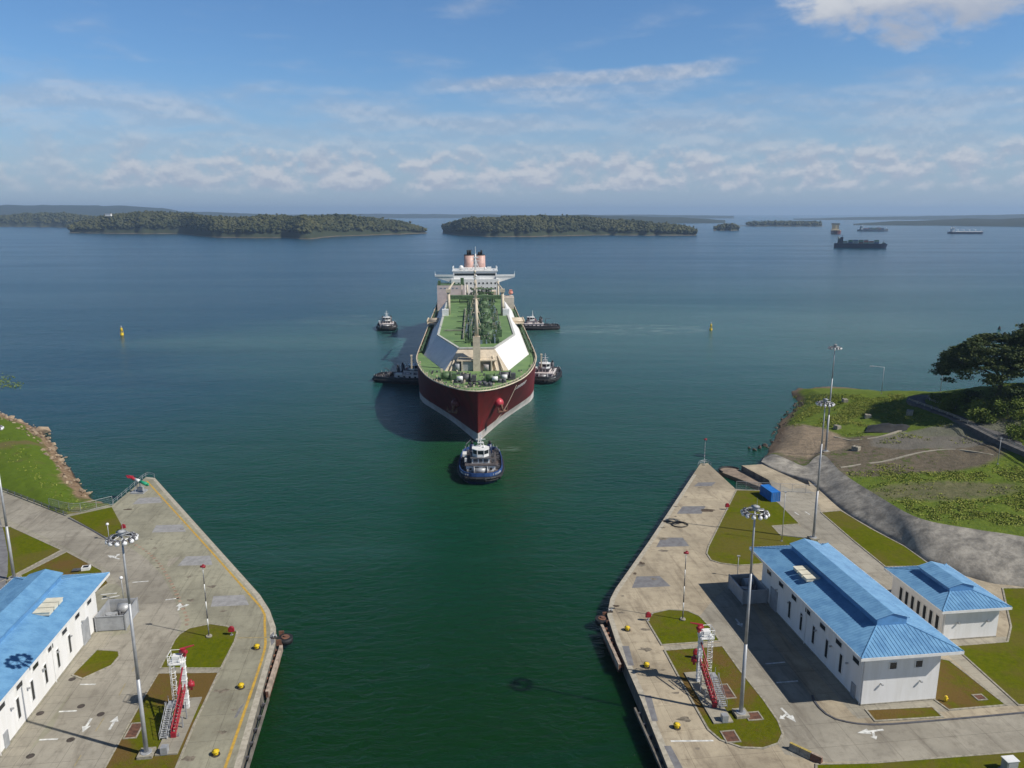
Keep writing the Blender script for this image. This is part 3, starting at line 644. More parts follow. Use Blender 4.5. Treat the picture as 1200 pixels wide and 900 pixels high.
def mbank():
    m, w, b = principled('bank grass and stones'); p = w.add('ShaderNodeNewGeometry').outputs['Position']
    Z = w.add('ShaderNodeSeparateXYZ', {0: p}).outputs[2]
    n2 = w.noise(p, .5, 6, .7); n1 = w.noise(p, .06, 4, .6)
    g = w.mix(w.ramp(n2, .3, .7), (.10, .15, .014), (.075, .115, .012)); g = w.mix(w.ramp(n1, .55, .7), g, (.125, .11, .04))
    c = w.mix(w.ramp(w.math('ADD', Z, w.math('MULTIPLY', n2, 1.2)), 3.3, 2.7), g, w.mix(w.ramp(n2, .35, .65), (.27, .19, .115), (.15, .10, .065)))
    c = w.mix(w.ramp(Z, .5, .2), c, (.06, .048, .036))
    w.l.new(c, b.inputs['Base Color']); b.inputs['Roughness'].default_value = .95; b.inputs['Specular IOR Level'].default_value = .1
    bm = w.add('ShaderNodeBump', {'Height': n2, 'Strength': .8, 'Distance': .3}); w.l.new(bm.outputs[0], b.inputs['Normal']); return m
s = MB(); s.loft(rows); structure(s, 'terrain', mbank(), True)

def rock_pile(name, spots, m, seed):
    s = MB(); rg = random.Random(seed)
    for c, r in spots:
        n = len(s.v); vs = []
        ax = Matrix.Rotation(rg.uniform(0, 6.3), 3, Vector((rg.uniform(-1, 1), rg.uniform(-1, 1), rg.uniform(-1, 1))))
        st = Vector((rg.uniform(.7, 1.3), rg.uniform(.7, 1.3), rg.uniform(.5, .9)))
        for d in ICO[0]:
            q = ax @ Vector((d[0] * st.x, d[1] * st.y, d[2] * st.z)) * r * rg.uniform(.8, 1.15); vs.append(Vector(c) + q)
        s.pts(vs)
        for f in ICO[1]: s.face([n + i for i in f])
    s.build(name, m, kind='stuff')
def icosphere():
    t = (1 + 5 ** .5) / 2
    v = [Vector(p).normalized() for p in ((-1, t, 0), (1, t, 0), (-1, -t, 0), (1, -t, 0), (0, -1, t), (0, 1, t), (0, -1, -t), (0, 1, -t), (t, 0, -1), (t, 0, 1), (-t, 0, -1), (-t, 0, 1))]
    f = [(0, 11, 5), (0, 5, 1), (0, 1, 7), (0, 7, 10), (0, 10, 11), (1, 5, 9), (5, 11, 4), (11, 10, 2), (10, 7, 6), (7, 1, 8), (3, 9, 4), (3, 4, 2), (3, 2, 6), (3, 6, 8), (3, 8, 9), (4, 9, 5), (2, 4, 11), (6, 2, 10), (8, 6, 7), (9, 8, 1)]
    return v, f
ICO = icosphere()
rg = random.Random(3); sp = []
for k in range(520):
    j = rg.uniform(4, 59); i = int(j); f = rg.betavariate(2, 2.2)
    p = A[3][i].lerp(A[4][i], f * 1.0) if rg.random() < .75 else A[2][i].lerp(A[3][i], .65 + .35 * f)
    sp.append((p + Vector((rg.uniform(-.8, .8), rg.uniform(-.8, .8), .1)), rg.choice((.3, .4, .55, .8))))
for u, v, r_ in ((48, 505, 2.6), (40, 508, 2.4), (36, 513, 2.0), (24, 496, 1.8), (12, 490, 1.8), (60, 528, 1.6), (70, 541, 1.5)): sp.append((G(u, v, .8), r_))
rock_pile('shore_rocks', sp, M['rock'], 5)
sp = []
for k in range(70):
    j = rg.uniform(0, 16); i = int(j); c = [C for C in (Cs[1], Cs[2], Cs[3], Cs[4])][rg.randrange(4)]
    i0 = rg.randrange(1, 4); f_ = rg.random(); w1_ = Cs[i0][0].lerp(Cs[i0 + 1][0], f_); w2_ = Cs[i0][6].lerp(Cs[i0 + 1][6], f_); p = w1_.lerp(w2_, .05 + rg.random() ** 2 * .6); sp.append((Vector((p.x, p.y, max(ground(p.x, p.y, 0), -.1))), rg.choice((.25, .3, .45, .7))))
for u, v, r_ in ((884, 527, .8), (890, 525, 1.0), (878, 525, .6), (896, 522, 1.2), (945, 472, 1.6), (952, 470, 1.6)): sp.append((G(u, v, .1), r_))
rock_pile('shore_rocks', sp, M['rock_dark'], 6)

# tall grass on the headland (uncountable)
def leaf_quads(P, size, seed, flat=.5, up=0.0):
    """centres P -> one arrow-shaped leaf clump (quad) each, random turn"""
    r = np.random.default_rng(seed); n = len(P); P = np.asarray(P)
    a = r.normal(size=(n, 3)); a[:, 2] = a[:, 2] * flat + up; a /= np.linalg.norm(a, axis=1)[:, None]
    b = np.cross(a, r.normal(size=(n, 3))); b /= np.linalg.norm(b, axis=1)[:, None]
    sz = (size * r.uniform(.55, 1.35, n))[:, None]; w_ = sz * r.uniform(.35, .7, n)[:, None]
    V = np.stack([P - a * sz * .5, P - b * w_ * .5 + a * sz * .1, P + a * sz * .5, P + b * w_ * .5 + a * sz * .1], 1).reshape(-1, 3)
    return V, np.arange(n * 4).reshape(n, 4)
def leaf_mesh(name, V, F, m, parent=None, **props):
    me = bpy.data.meshes.new(name); me.vertices.add(len(V)); me.vertices.foreach_set('co', np.asarray(V, np.float32).ravel())
    me.loops.add(F.size); me.loops.foreach_set('vertex_index', F.ravel().astype(np.int32))
    me.polygons.add(len(F)); me.polygons.foreach_set('loop_start', np.arange(0, F.size, F.shape[1]).astype(np.int32))
    me.materials.append(m); me.update(); me.validate()
    o = bpy.data.objects.new(name, me); col.objects.link(o)
    if parent is not None: o.parent = parent
    for k, v in props.items(): o[k] = v
    return o
P = []
rg = random.Random(11)
def tall(u0, u1, v0, v1, n, h, dens):
    for _ in range(n):
        u, v = rg.uniform(u0, u1), rg.uniform(v0, v1); q = GTq(u, v)
        if q is None: continue
        dq = min((q.xy - c_.xy).length for c_ in C1)
        if dq < 1.2: continue
        ex_ = G(1105, 574, 8)
        if ((q.x - ex_.x) / 22) ** 2 + ((q.y - ex_.y) / 7) ** 2 < 1 and rg.random() < .8: continue
        if mnoise.noise(Vector((q.x, q.y, 0)) * .11) * .8 + mnoise.noise(Vector((q.x, q.y, 3)) * .4) * .4 < dens: continue
        hh = h * rg.uniform(.3, .9)
        for k in range(7): P.append((q.x + rg.gauss(0, .45), q.y + rg.gauss(0, .45), ground(q.x, q.y) + hh * rg.uniform(.1, .5)))
tall(985, 1420, 553, 640, 9500, .75, -.08); tall(930, 1060, 462, 500, 3600, .8, -.1); tall(970, 1080, 480, 520, 900, .6, .12); tall(1090, 1300, 470, 500, 900, 1.0, -.3); tall(1020, 1200, 540, 560, 500, .7, .1); tall(1070, 1180, 470, 520, 600, .7, .1)
P = np.array(P); ok = np.array([not any((abs(p[0] - c.x) < 5 and abs(p[1] - c.y) < 5) for c in rc[::2]) for p in P]); P = P[ok]
V, F = leaf_quads(P, .44, 2, .5, .3); leaf_mesh('tall_grass', V, F, M['tuft'], kind='stuff')
# left bank tufts
P = []
for _ in range(1500):
    i = rg.randrange(58); f = rg.random(); p = A[0][i].lerp(A[2][i], .1 + .8 * f)
    z = 2.7 + 1.4 * math.sin(min(1, f * 1.2) * 1.5); P.append((p.x + rg.uniform(-1, 1), p.y + rg.uniform(-1, 1), (A[0][i].lerp(A[1][i], f * 2) if f < .5 else A[1][i].lerp(A[2][i], f * 2 - 1)).z + .2))
V, F = leaf_quads(P, .6, 4, .4, .6); leaf_mesh('bank_grass', V, F, M['tuft'], kind='stuff')

# ------------------------------------------------------------------ trees and bushes
def crown(centres, per, seed, size):
    r = np.random.default_rng(seed); out = []
    for c, rad, fl in centres:
        d = r.normal(size=(per, 3)); d /= np.linalg.norm(d, axis=1)[:, None]; d *= (r.uniform(.15, 1, per) ** .5)[:, None] * rad; d[:, 2] *= fl
        out.append(np.asarray(c) + d)
    return leaf_quads(np.concatenate(out), size, seed, .45)
def spreading_tree(base, h, rad, label, seed, n=46, per=170):
    t = empty('spreading_tree', base, 0, label, 'tree'); rg = random.Random(seed); s = MB(); cs = []
    fork = Vector((0, 0, h * .28)); s.cyl((0, 0, -1), fork, h * .045, h * .032, 10)
    for k in range(9):
        a = 2 * math.pi * k / 9 + rg.uniform(-.3, .3); e = rg.uniform(.45, .85) * rad; zz = h * rg.uniform(.55, .92)
        tip = Vector((math.cos(a) * e, math.sin(a) * e, zz)); mid = fork.lerp(tip, .5) + Vector((0, 0, h * .06))
        s.cyl(fork, mid, h * .02, h * .012, 7); s.cyl(mid, tip, h * .012, h * .004, 6)
        for q in range(3):
            tw = mid.lerp(tip, rg.uniform(.2, .9)); e2 = tw + Vector((rg.uniform(-1, 1) * rad * .3, rg.uniform(-1, 1) * rad * .3, h * rg.uniform(.0, .14))); s.cyl(tw, e2, h * .006, h * .002, 5)
    for k in range(n):
        a = rg.uniform(0, 6.283); q = math.sqrt(rg.random()) * rad; top = h * (.24 + .76 * math.sqrt(max(0, 1 - (q / rad) ** 2)) * rg.choice((1, 1, 1, .9, .8, .65, .45, .35)))
        cs.append(((math.cos(a) * q, math.sin(a) * q, max(top, h * .12)), rad * rg.uniform(.09, .2), .30))
    s.build('trunk', M['bark'], t)
    V, F = crown(cs, per, seed, .8); leaf_mesh('crown', V, F, M['leaf'], t); return t
def onhill(u, v, z): p = G(u, v, z); p.z = ground(p.x, p.y, z) - .2; return p
spreading_tree(onhill(1170, 469, 15), 20, 19, 'wide dark spreading tree above the road at the right edge', 5, 270, 160)
spreading_tree(onhill(1236, 470, 16), 24, 17, 'dark tree cut by the right edge behind the wide spreading tree', 9, 150, 150)
def bush(base, rad, h, label, seed, m):
    t = empty('bush', base, 0, label, 'bush', 'bushes on the bank behind the road'); rg = random.Random(seed); s = MB(); cs = []
    for k in range(5):
        a = rg.uniform(0, 6.3); s.cyl((0, 0, -.4), (math.cos(a) * rad * .5, math.sin(a) * rad * .5, h * .6), .09, .03, 5)
    for k in range(11):
        a = rg.uniform(0, 6.3); q = math.sqrt(rg.random()) * rad * .8; cs.append(((math.cos(a) * q, math.sin(a) * q, h * rg.uniform(.2, 1.05) * (1 - .35 * q / rad)), rad * rg.uniform(.28, .45), .8))
    s.build('stems', M['bark'], t); V, F = crown(cs, 110, seed, .7); leaf_mesh('foliage', V, F, m, t)
bl = ['leafy bush where the road bends out of sight', 'pale green bush right of the bend, below the spreading tree', 'dark low bush under the left side of the spreading tree', 'round bush close to the road shoulder below the tree trunk',
      'bright yellowish bush halfway along the planted bank', 'deep green bush in the shade of the spreading tree', 'tall bush behind the bright one on the bank', 'bush at the right edge just above the road',
      'dark bush high on the bank at the right edge', 'small bush between road shoulder and bright bush', 'bush tucked beneath the second tree', 'bush on the crest left of the spreading tree']
for i, (u, v, z, r_, h_) in enumerate([(1108, 474, 12, 3.2, 3), (1122, 470, 13, 4, 3.8), (1136, 462, 15, 4, 3.6), (1150, 486, 13, 3.6, 3), (1160, 478, 14, 4.6, 4), (1176, 468, 16, 4.6, 4.4), (1184, 482, 15, 4.6, 4.2), (1200, 502, 14, 4, 3.2), (1202, 470, 17, 5, 4.6), (1140, 479, 13, 2.8, 2.4), (1225, 486, 16, 5, 4.2), (1102, 464, 12, 2.6, 2.2)]):
    bush(onhill(u, v + 5, z), r_ * 1.35, h_ * 1.35, bl[i], 40 + i, M['bush'] if i not in (2, 5, 8) else M['leaf'])
def slim_tree(base, h, rad, label, seed):
    t = empty('slender_tree', base, 0, label, 'tree'); rg = random.Random(seed); s = MB(); cs = []
    s.cyl((0, 0, -1), (0, 0, h * .8), h * .018, h * .006, 7)
    for k in range(9):
        a = rg.uniform(0, 6.3); z = h * rg.uniform(.5, .95); tip = (math.cos(a) * rad * rg.uniform(.5, 1), math.sin(a) * rad * rg.uniform(.5, 1), z + h * .03); s.cyl((0, 0, z * .92), tip, .08, .02, 5); cs.append((tip, rad * .35, .6))
    for q_ in ((9, 0, .84), (11.5, -1, .80), (13.5, 1, .74), (10.5, 2, .9), (14.5, 0, .80)):
        tip = (q_[0], q_[1], h * q_[2]); s.cyl((0, 0, h * .6), tip, .08, .02, 5); cs.append((tip, 2.4, .5))
    s.build('trunk', M['bark'], t); V, F = crown(cs, 60, seed, .6); leaf_mesh('crown', V, F, M['bush'], t)
g = G(-24, 497, 4.5); slim_tree(g, zat(-5, 438, g.y) - 4.5, 14, 'leafy branches of a tree poking in at the left edge', 3)

# ------------------------------------------------------------------ islands and far hills
def mland():
    m, w, b = principled('island ground'); p = w.add('ShaderNodeNewGeometry').outputs['Position']
    Z = w.add('ShaderNodeSeparateXYZ', {0: p}).outputs[2]; n = w.noise(p, .012, 5, .65)
    c = w.mix(w.ramp(w.math('ADD', Z, w.math('MULTIPLY', n, 4)), 4.2, 2.2), (.025, .034, .013), (.17, .125, .085))
    w.l.new(c, b.inputs['Base Color']); b.inputs['Roughness'].default_value = 1; return m
M['land'] = mland()
M['hill'] = mat('hill forest', (.012, .022, .014), .95, .3, .012, coord='W', c2=(.022, .032, .016), bump=6)
def island(base_px, top_px, depth, ntree, th, seed, trees=True, name='island'):
    u0, u1 = base_px[0][0], base_px[-1][0]; N = 80 if trees else 60
    us = np.linspace(u0, u1, N); vb = np.interp(us, *zip(*base_px)); vt = np.interp(us, *zip(*top_px)); rows = []; K = 12
    for _ in range(6 if trees else 0): vb[1:-1] = (vb[:-2] + vb[1:-1] * 2 + vb[2:]) / 4; vt[1:-1] = (vt[:-2] + vt[1:-1] * 2 + vt[2:]) / 4
    vb = vb + np.array([mnoise.noise(Vector((u * .11, 4, 0))) * .35 + mnoise.noise(Vector((u * .35, 9, 0))) * .18 for u in us]) * (1 if trees else 0)
    vt = vt + np.array([mnoise.noise(Vector((u * .05, 14, seed))) * 1.2 + mnoise.noise(Vector((u * .16, 19, seed))) * .6 for u in us]) * (1 if trees else .25)
    lines = []
    for u, b_, t_ in zip(us, vb, vt):
        p = G(u, b_, 0); d = Vector((p.x, p.y, 0)).normalized(); e = math.sin(math.pi * min(1, max(0, (u - u0) / (u1 - u0)))) ** .35 if trees else 1
        D = depth * (.25 + .75 * e); mid = p + d * D * .45; H_ = max(2.0, zat(u, t_, mid.y) - (th * .75 if trees else 0)); lines.append((p, d, D, H_, b_))
    for k in range(K + 1):
        f = k / K
        rows.append([p + d * (D * f + mnoise.noise(Vector((p.x, p.y, f * 200)) * .012) * 12 * (1 - f)) + Vector((0, 0, -1.5 + (H_ + 1.5) * (math.sin(math.pi * min(1, f * 1.05)) ** .75 if f < .95 else 0) * (1 + .12 * mnoise.noise(Vector((p.x, p.y + f * D, 0)) * .008)))) for p, d, D, H_, b_ in lines])
    s = MB(); s.loft(rows); structure(s, name, M['land'] if trees else M['hill'], True)
    if not trees: return
    rg = np.random.default_rng(seed); V0 = np.array([list(v) for v in ICO[0]]); F0 = np.array(ICO[1]); VV = []; FF = []; n0 = 0
    A_ = np.array([[list(p) for p in r] for r in rows])
    for q in range(ntree):
        f = rg.beta(1.1, 1.4) * .86 + .05; j = rg.uniform(0, N - 1.001); i = int(j); tj = j - i; kk = f * K; k = int(kk); tk = kk - k
        c = (A_[k, i] * (1 - tk) + A_[k + 1, i] * tk) * (1 - tj) + (A_[k, i + 1] * (1 - tk) + A_[k + 1, i + 1] * tk) * tj
        if c[2] < 2.2: continue
        r_ = th * rg.uniform(.17, .42) * (1.35 if rg.random() < .12 else 1); hh = th * rg.uniform(.5, 1.15) * (1.3 if rg.random() < .06 else 1)
        for b_ in range(2):
            o = np.array([rg.normal() * r_ * .5 * b_, rg.normal() * r_ * .5 * b_, hh * (.62 if b_ == 0 else rg.uniform(.3, .9))])
            v = V0 * (r_ * (1 if b_ == 0 else .62)) * np.array([1, 1, .8]) * rg.uniform(.72, 1.25, (12, 1)) + c + o
            VV.append(v); FF.append(F0 + n0); n0 += 12
    leaf_mesh('island_forest', np.concatenate(VV), np.concatenate(FF), M['forest'], kind='stuff')
island([(-160, 266), (0, 265.5), (60, 266), (130, 268)], [(-160, 250), (-50, 251), (0, 253), (30, 250.5), (80, 249.5), (130, 256)], 900, 3600, 22, 1)
island([(82, 273), (160, 274), (222, 274), (240, 278), (300, 279), (340, 278.5), (362, 281.5), (380, 277.5), (450, 275), (500, 273.5)],
       [(82, 264), (100, 258), (130, 251), (170, 249), (215, 249), (240, 253), (270, 256), (310, 253.5), (350, 253.5), (400, 252.5), (440, 254.5), (480, 261), (500, 270)], 520, 8000, 17, 2)
island([(519, 273), (540, 276), (575, 277.5), (620, 277.5), (700, 275.5), (760, 276), (816, 276)],
       [(519, 264), (532, 259), (548, 256), (600, 253.7), (650, 253.7), (690, 255), (725, 257.5), (760, 261), (800, 264), (816, 270)], 420, 5600, 17, 3)
island([(836, 270), (866, 270)], [(836, 265), (846, 263), (858, 261.8), (866, 265)], 90, 160, 16, 4)
island([(866, 265), (900, 265.2), (966, 265.2)], [(866, 262), (885, 260), (910, 259.5), (940, 259.3), (960, 260), (966, 263)], 350, 900, 20, 5)
island([(545, 262), (700, 262), (850, 261.5)], [(545, 256), (600, 253), (680, 252), (740, 253.5), (800, 255), (850, 258)], 700, 0, 0, 6, False, 'hills')
island([(-300, 259), (0, 258), (330, 257.5)], [(-300, 243), (-80, 241.5), (60, 240.5), (150, 241.5), (190, 244), (215, 247.5), (260, 249), (330, 252)], 3000, 0, 0, 7, False, 'hills')
island([(230, 256), (420, 256), (560, 255.5), (860, 256)], [(230, 250), (330, 251.5), (430, 250.6), (560, 251.2), (640, 252.5), (750, 251.5), (860, 253)], 3000, 0, 0, 8, False, 'hills')
island([(1000, 264), (1100, 264.5), (1200, 265.8), (1420, 268)], [(1000, 262.5), (1040, 259.5), (1090, 258), (1130, 256.2), (1170, 256.8), (1200, 255.5), (1300, 254), (1420, 250)], 900, 0, 0, 9, False, 'hills')
island([(930, 258), (1100, 257.5), (1420, 258)], [(930, 257), (1000, 254.5), (1100, 253), (1200, 251), (1420, 249)], 3000, 0, 0, 10, False, 'hills')

# ------------------------------------------------------------------ the gas tanker
M['hullred'] = mat('dark red hull paint', (.175, .012, .018), .5, .25, .42, c2=(.10, .013, .012), stretch=(1, 1, .1))
M['boot'] = mat('pale boot topping', (.62, .58, .55), .6, .18, .2, c2=(.45, .40, .37))
M['sdeck'] = mat('green deck paint', (.155, .255, .085), .7, .16, .12, c2=(.105, .185, .066))
M['sdeck2'] = mat('green pipe paint', (.095, .165, .07), .6, .25, .6)
M['cream'] = mat('cream steel', (.66, .56, .42), .6, .12, .5)
M['panelw'] = mat('white cargo panel', (.78, .76, .74), .55, .05, .2)
M['funnel'] = mat('salmon funnel paint', (.60, .38, .32), .5, .1, .5)
M['bluegrey'] = mat('blue grey machinery', (.22, .28, .33), .5, .2, 1)
M['orange'] = mat('lifeboat orange red', (.62, .26, .20), .5, .1, 1)
def tanker():
    t = empty('gas_tanker', (-11.6, 254, 0), R(2.8), 'huge dark red gas tanker with green decks heading for the lock', 'ship')
    W = [(0, .15), (3, 1.2), (9, 3.1), (17, 5.8), (25.5, 8.7), (35, 12.5), (44, 16.3), (51, 19.5), (57, 22), (66, 24.1), (80, 24.5), (150, 24.5), (225, 24.5), (258, 21), (276, 14), (284, 8)]
    D = [(-5.5, .25), (-4.6, 3.0), (-2.2, 6.0), (2, 9.2), (7, 12.2), (13, 15.2), (20, 17.8), (30, 20.4), (42, 22.6), (56, 24.3), (75, 24.5), (150, 24.5), (225, 24.5), (258, 24.5), (278, 22.5), (289, 18)]
    n = len(W); T = np.linspace(0, n - 1, 121)
    Wi = interp(T, [(i, *W[i]) for i in range(n)]); Di = interp(T, [(i, *D[i]) for i in range(n)])
    def sm(a): return np.concatenate([a[:1], (a[:-2] + 2 * a[1:-1] + a[2:]) / 4, a[-1:]])
    for _ in range(6): Wi, Di = sm(Wi), sm(Di)
    DK = 18.0
    def at(z, sgn):
        k = max(0, z) / DK; e = k ** 1.35
        y = Wi[:, 0] + (Di[:, 0] - Wi[:, 0]) * (k ** 1.1); h = Wi[:, 1] + (Di[:, 1] - Wi[:, 1]) * e
        return [(sgn * b, a, z) for a, b in zip(y, h)]
    def shell(zs):
        s = MB(); rows = []
        for z in zs: rows.append(list(reversed(at(z, -1))) + at(z, 1))
        s.loft(rows, closed=True); return s
    h = shell([3.3, 5, 7.5, 10, 12.5, 15, 17, 18.0, 18.9]).build('hull', M['hullred'], t, True)
    shell([-3, 0, 1.8, 3.3]).build('waterline_band', M['boot'], t, True)
    d = MB(); top = list(reversed(at(18.0, -1))) + at(18.0, 1); d.sheet([(p[0] * .995, p[1] + .05) for p in top], 18.0); dk = d.build('deck', M['sdeck'], t)
    r = MB(); e = [Vector(p) for p in (list(reversed(at(18.9, -1))) + at(18.9, 1))]
    r.tube([p + Vector((0, 0, .12)) for p in e] + [e[0] + Vector((0, 0, .12))], .22, 5)
    for p in e[::3]: r.box(p.x * .985, p.y + .2, 19.3, .16, .16, 1.3)
    r.tube([Vector((p.x * .985, p.y + .2, 19.9)) for p in e], .07, 4); r.build('railing', M['cream'], t)
    # name lettering is too worn to read in the photo: a row of small pale strokes on the bow
    # trunk over the tanks
    z0, z1 = 18.0, 25.6
    base = [(12, 33), (22, 67), (22.3, 214)]; topp = [(6.8, 38.5), (16, 71), (16.4, 214)]
    for sg, nm in ((1, 'side_panel'), (-1, 'side_panel')):
        s = MB(); P = []
        for (a, b_), (c, e_) in zip(base, topp): P.append(((sg * a, b_, z0), (sg * c, e_, z1)))
        s.loft([[p[0] for p in P], [p[1] for p in P]] if sg > 0 else [[p[1] for p in P], [p[0] for p in P]])
        for k in range(7):
            y0 = 71 + k * 20
            s.box(sg * 19.45, y0, 21.85, .10, .10, .1)
        s.build('side_panel', M['panelw'], t)
    s = MB(); s.poly([(-12, 33, z0), (12, 33, z0), (6.8, 38.5, z1), (-6.8, 38.5, z1)]); s.build('trunk_bulkhead', M['cream'], t); s = MB(); s.poly([(22.3, 214, z0), (-22.3, 214, z0), (-16.4, 214, z1), (16.4, 214, z1)])
    s.build('trunk_bulkhead', M['cream'], t)
    s = MB(); s.poly([(-6.8, 38.5, z1), (6.8, 38.5, z1), (16, 71, z1), (16.4, 214, z1), (-16.4, 214, z1), (-16, 71, z1)]); s.build('trunk_deck', M['sdeck'], t)
    s = MB(); rim = [(-16.4, 214), (-16, 71), (-6.8, 38.5), (6.8, 38.5), (16, 71), (16.4, 214)]
    for a, b_ in zip(rim[:-1], rim[1:]):
        A, B = Vector((*a, z1 + .1)), Vector((*b_, z1 + .1)); d_ = (B - A); m_ = (A + B) / 2; s.box(m_.x, m_.y, z1 + .15, .9, d_.length, .5, math.atan2(-d_.x, d_.y))
    s.build('trunk_coaming', mat('pale coaming', (.55, .55, .50), .6, .1, .5), t)
    # forward recess between the panels: platform, vents, sloping stiffeners
    s = MB(); s.box(0, 34.5, 21.9, 15, 4.2, .35); s.box(-5.5, 33.6, 19.8, .5, 3, 4); s.box(5.5, 33.6, 19.8, .5, 3, 4)
    for x in (-10, -7.5, 7.5, 10): s.cyl((x, 32, 18), (x * .8, 36.5, 23), .35, .35, 6)
    for x in (-7, 7): s.tube([(x, 32.6, 22), (x, 32.6, 23.2), (x * .1, 32.6, 23.2)], .08, 4)
    s.build('forward_platform', M['cream'], t)
    s = MB(); s.box(-3.6, 34.5, 19.7, 4.4, 3.2, 3.3); s.build('deck_house', M['grey_p'], t); s = MB(); s.cyl((-7.2, 33.2, 18), (-7.2, 33.2, 20.8), 1.1, 1.1, 12); s.build('forward_vent', M['grey_p'], t); s = MB(); s.cyl((3.6, 33.2, 18), (3.6, 33.2, 20.4), 1.2, 1.2, 12); s.build('forward_vent', mat('grey deck house', (.40, .37, .35), .6, .15, 1), t)
    # foremast
    s = MB(); s.box(0, 33.4, 24.5, 2.7, 2.6, 13); s.cyl((0, 33.4, 31), (0, 33.4, 45), .8, .5, 8); s.cyl((0, 33.4, 45), (0, 33.4, 52), .35, .16, 8)
    for z in (34, 40, 45, 49): s.box(0, 33.4, z, 2.4 if z < 46 else 1.4, .7, .25)
    s.build('foremast', M['cream'], t)
    s = MB(); s.box(0, 33.3, 52.6, 2.2, .3, .3); s.ball((0, 33.4, 53.4), .45); s.build('navigation_light', M['white_m'], t)
    # pipes and clutter on the trunk
    rg = random.Random(21); g = MB(); c = MB(); w = MB()
    for x in (2.2, 3.2, 4.6, 5.4, 7.2, -2.0, -2.8): g.cyl((x, 52, 27 + .3 * (x % 1)), (x, 214, 27 + .3 * (x % 1)), .32, .32, 6)
    for k in range(26):
        y = 50 + k * 6.4; g.box(4.2, y, 26.5, 7.5, .35, 1.6)
        if k % 3 == 0: g.cyl((-9, y, 26.4), (10, y, 26.4), .25, .25, 6)
    for k in range(620):
        x = rg.choice((1, 1, 1, -1)) * rg.uniform(1, 11.0); x = x if x > 0 else x * .4; y = rg.uniform(48, 213); h_ = rg.uniform(.5, 2.3); q = rg.random()
        B = g if q < .5 else (c if q < .78 else w)
        if rg.random() < .5: B.box(x, y, 25.6 + h_ / 2, rg.uniform(.3, 1.3), rg.uniform(.3, 1.6), h_)
        else: B.cyl((x, y, 25.6), (x, y, 25.6 + h_ * 1.3), rg.uniform(.12, .4), None, 6)
    for y in (62, 98, 134, 170, 206):   # tank domes with their pipework
        g.cyl((4.5, y, 25.6), (4.5, y, 28.6), 3.1, 2.8, 16); g.ball((4.5, y, 28.6), 2.7, 12, 6, .35); c.cyl((6.6, y + 3, 25.6), (6.6, y + 3, 30.4), .35, .3, 6)
        for k in range(6): g.cyl((4.5 + rg.uniform(-3, 3), y + rg.uniform(-3, 3), 27), (4.5 + rg.uniform(-3, 3), y + rg.uniform(-3, 3), 31), .22, .22, 5)
        g.tube([(1.4, y - 4, 30.4), (8.6, y - 4, 30.4), (8.6, y + 4, 30.4), (1.4, y + 4, 30.4), (1.4, y - 4, 30.4)], .13, 4)
        for q in ((1.4, -4), (8.6, -4), (8.6, 4), (1.4, 4)): g.cyl((q[0], y + q[1], 25.6), (q[0], y + q[1], 31.2), .12, .12, 4)
    for k in range(26):
        x = rg.uniform(-2.5, 11); z = rg.uniform(27, 33.5); y = rg.uniform(205, 213)
        (g if k % 2 else c).cyl((x, y, 25.6), (x, y, z), .28, .28, 6); (g if k % 3 else w).cyl((x, y, z - 1), (x + rg.uniform(-3, 3), y, z - 1), .3, .3, 6)
    for z in (27.6, 29.8, 32): g.box(4.6, 209, z, 13, 7, .2)
    g.box(0, 196, 29.2, 31, 5, .5); g.box(0, 193.6, 28.2, 31, .3, 1.6)
    for x in (-15, -9, -3, 3, 9, 15): g.box(x, 196, 27.3, .5, .5, 3.4)
    g.build('deck_piping', M['sdeck2'], t, kind='stuff'); w.build('deck_fittings', M['bluegrey'], t, kind='stuff')
    c.box(0, 128, 27.3, 1.0, 170, .16)
    for x in (-.5, .5):
        c.cyl((x, 43, 28.3), (x, 213, 28.3), .06, .06, 4)
    for k in range(34): c.box(-.5, 44 + k * 5, 26.7, .12, .12, 3.2); c.box(.5, 44 + k * 5, 26.7, .12, .12, 3.2)
    c.box(-5.3, 110, 26.1, .5, 100, .8); c.box(-9.8, 83, 26, 8, .6, .5)
    c.build('catwalk', mat('grey green walkway', (.30, .30, .22), .6, .2, 1), t)
    for y in (88, 124, 160, 200):
        s = MB(); s.cyl((-.2, y, 25.6), (-.2, y, 42), .42, .3, 8); s.cyl((-.2, y, 42), (-.2, y, 43.4), .7, .7, 8); s.box(-.2, y, 33, 1.8, 1.8, .2)
        for a in ((2.4, 0), (-2.8, 0)): s.cyl((a[0], y + a[1], 25.6), (-.2, y, 35), .14, .14, 4)
        s.build('vent_mast', M['cream'], t)
    # manifolds, cranes amidships
    for sg in (-1, 1):
        s = MB(); s.box(sg * 21.3, 146, 21.0, 6.5, 15, .4)
        for k in range(5): s.cyl((sg * 16, 141 + k * 2.6, 22), (sg * 24.6, 141 + k * 2.6, 22), .42, .42, 8); s.cyl((sg * 24.4, 141 + k * 2.6, 22), (sg * 24.9, 141 + k * 2.6, 22), .7, .7, 8)
        for k in range(6): s.box(sg * 24, 139 + k * 2.8, 19.5, .35, .35, 3)
        s.build('manifold', M['cream'], t)
        s = MB(); s.cyl((sg * 13.6, 140, 25.6), (sg * 13.6, 140, 37), .95, .8, 10); s.box(sg * 13.6, 140, 37.6, 2.4, 2.4, 1.6); s.cyl((sg * 13.6, 141, 38), (sg * 11.5, 170, 39.4), .55, .3, 6); s.cyl((sg * 13.6, 140.5, 39.2), (sg * 11.5, 168, 39.4), .08, .08, 4)
        s.build('deck_crane', M['cream'], t)
        s = MB(); s.box(sg * 15.2, 136, 27.2, 3.2, 3.6, 3.2); s.build('crane_cabin', M['white_m'], t)
        s = MB()
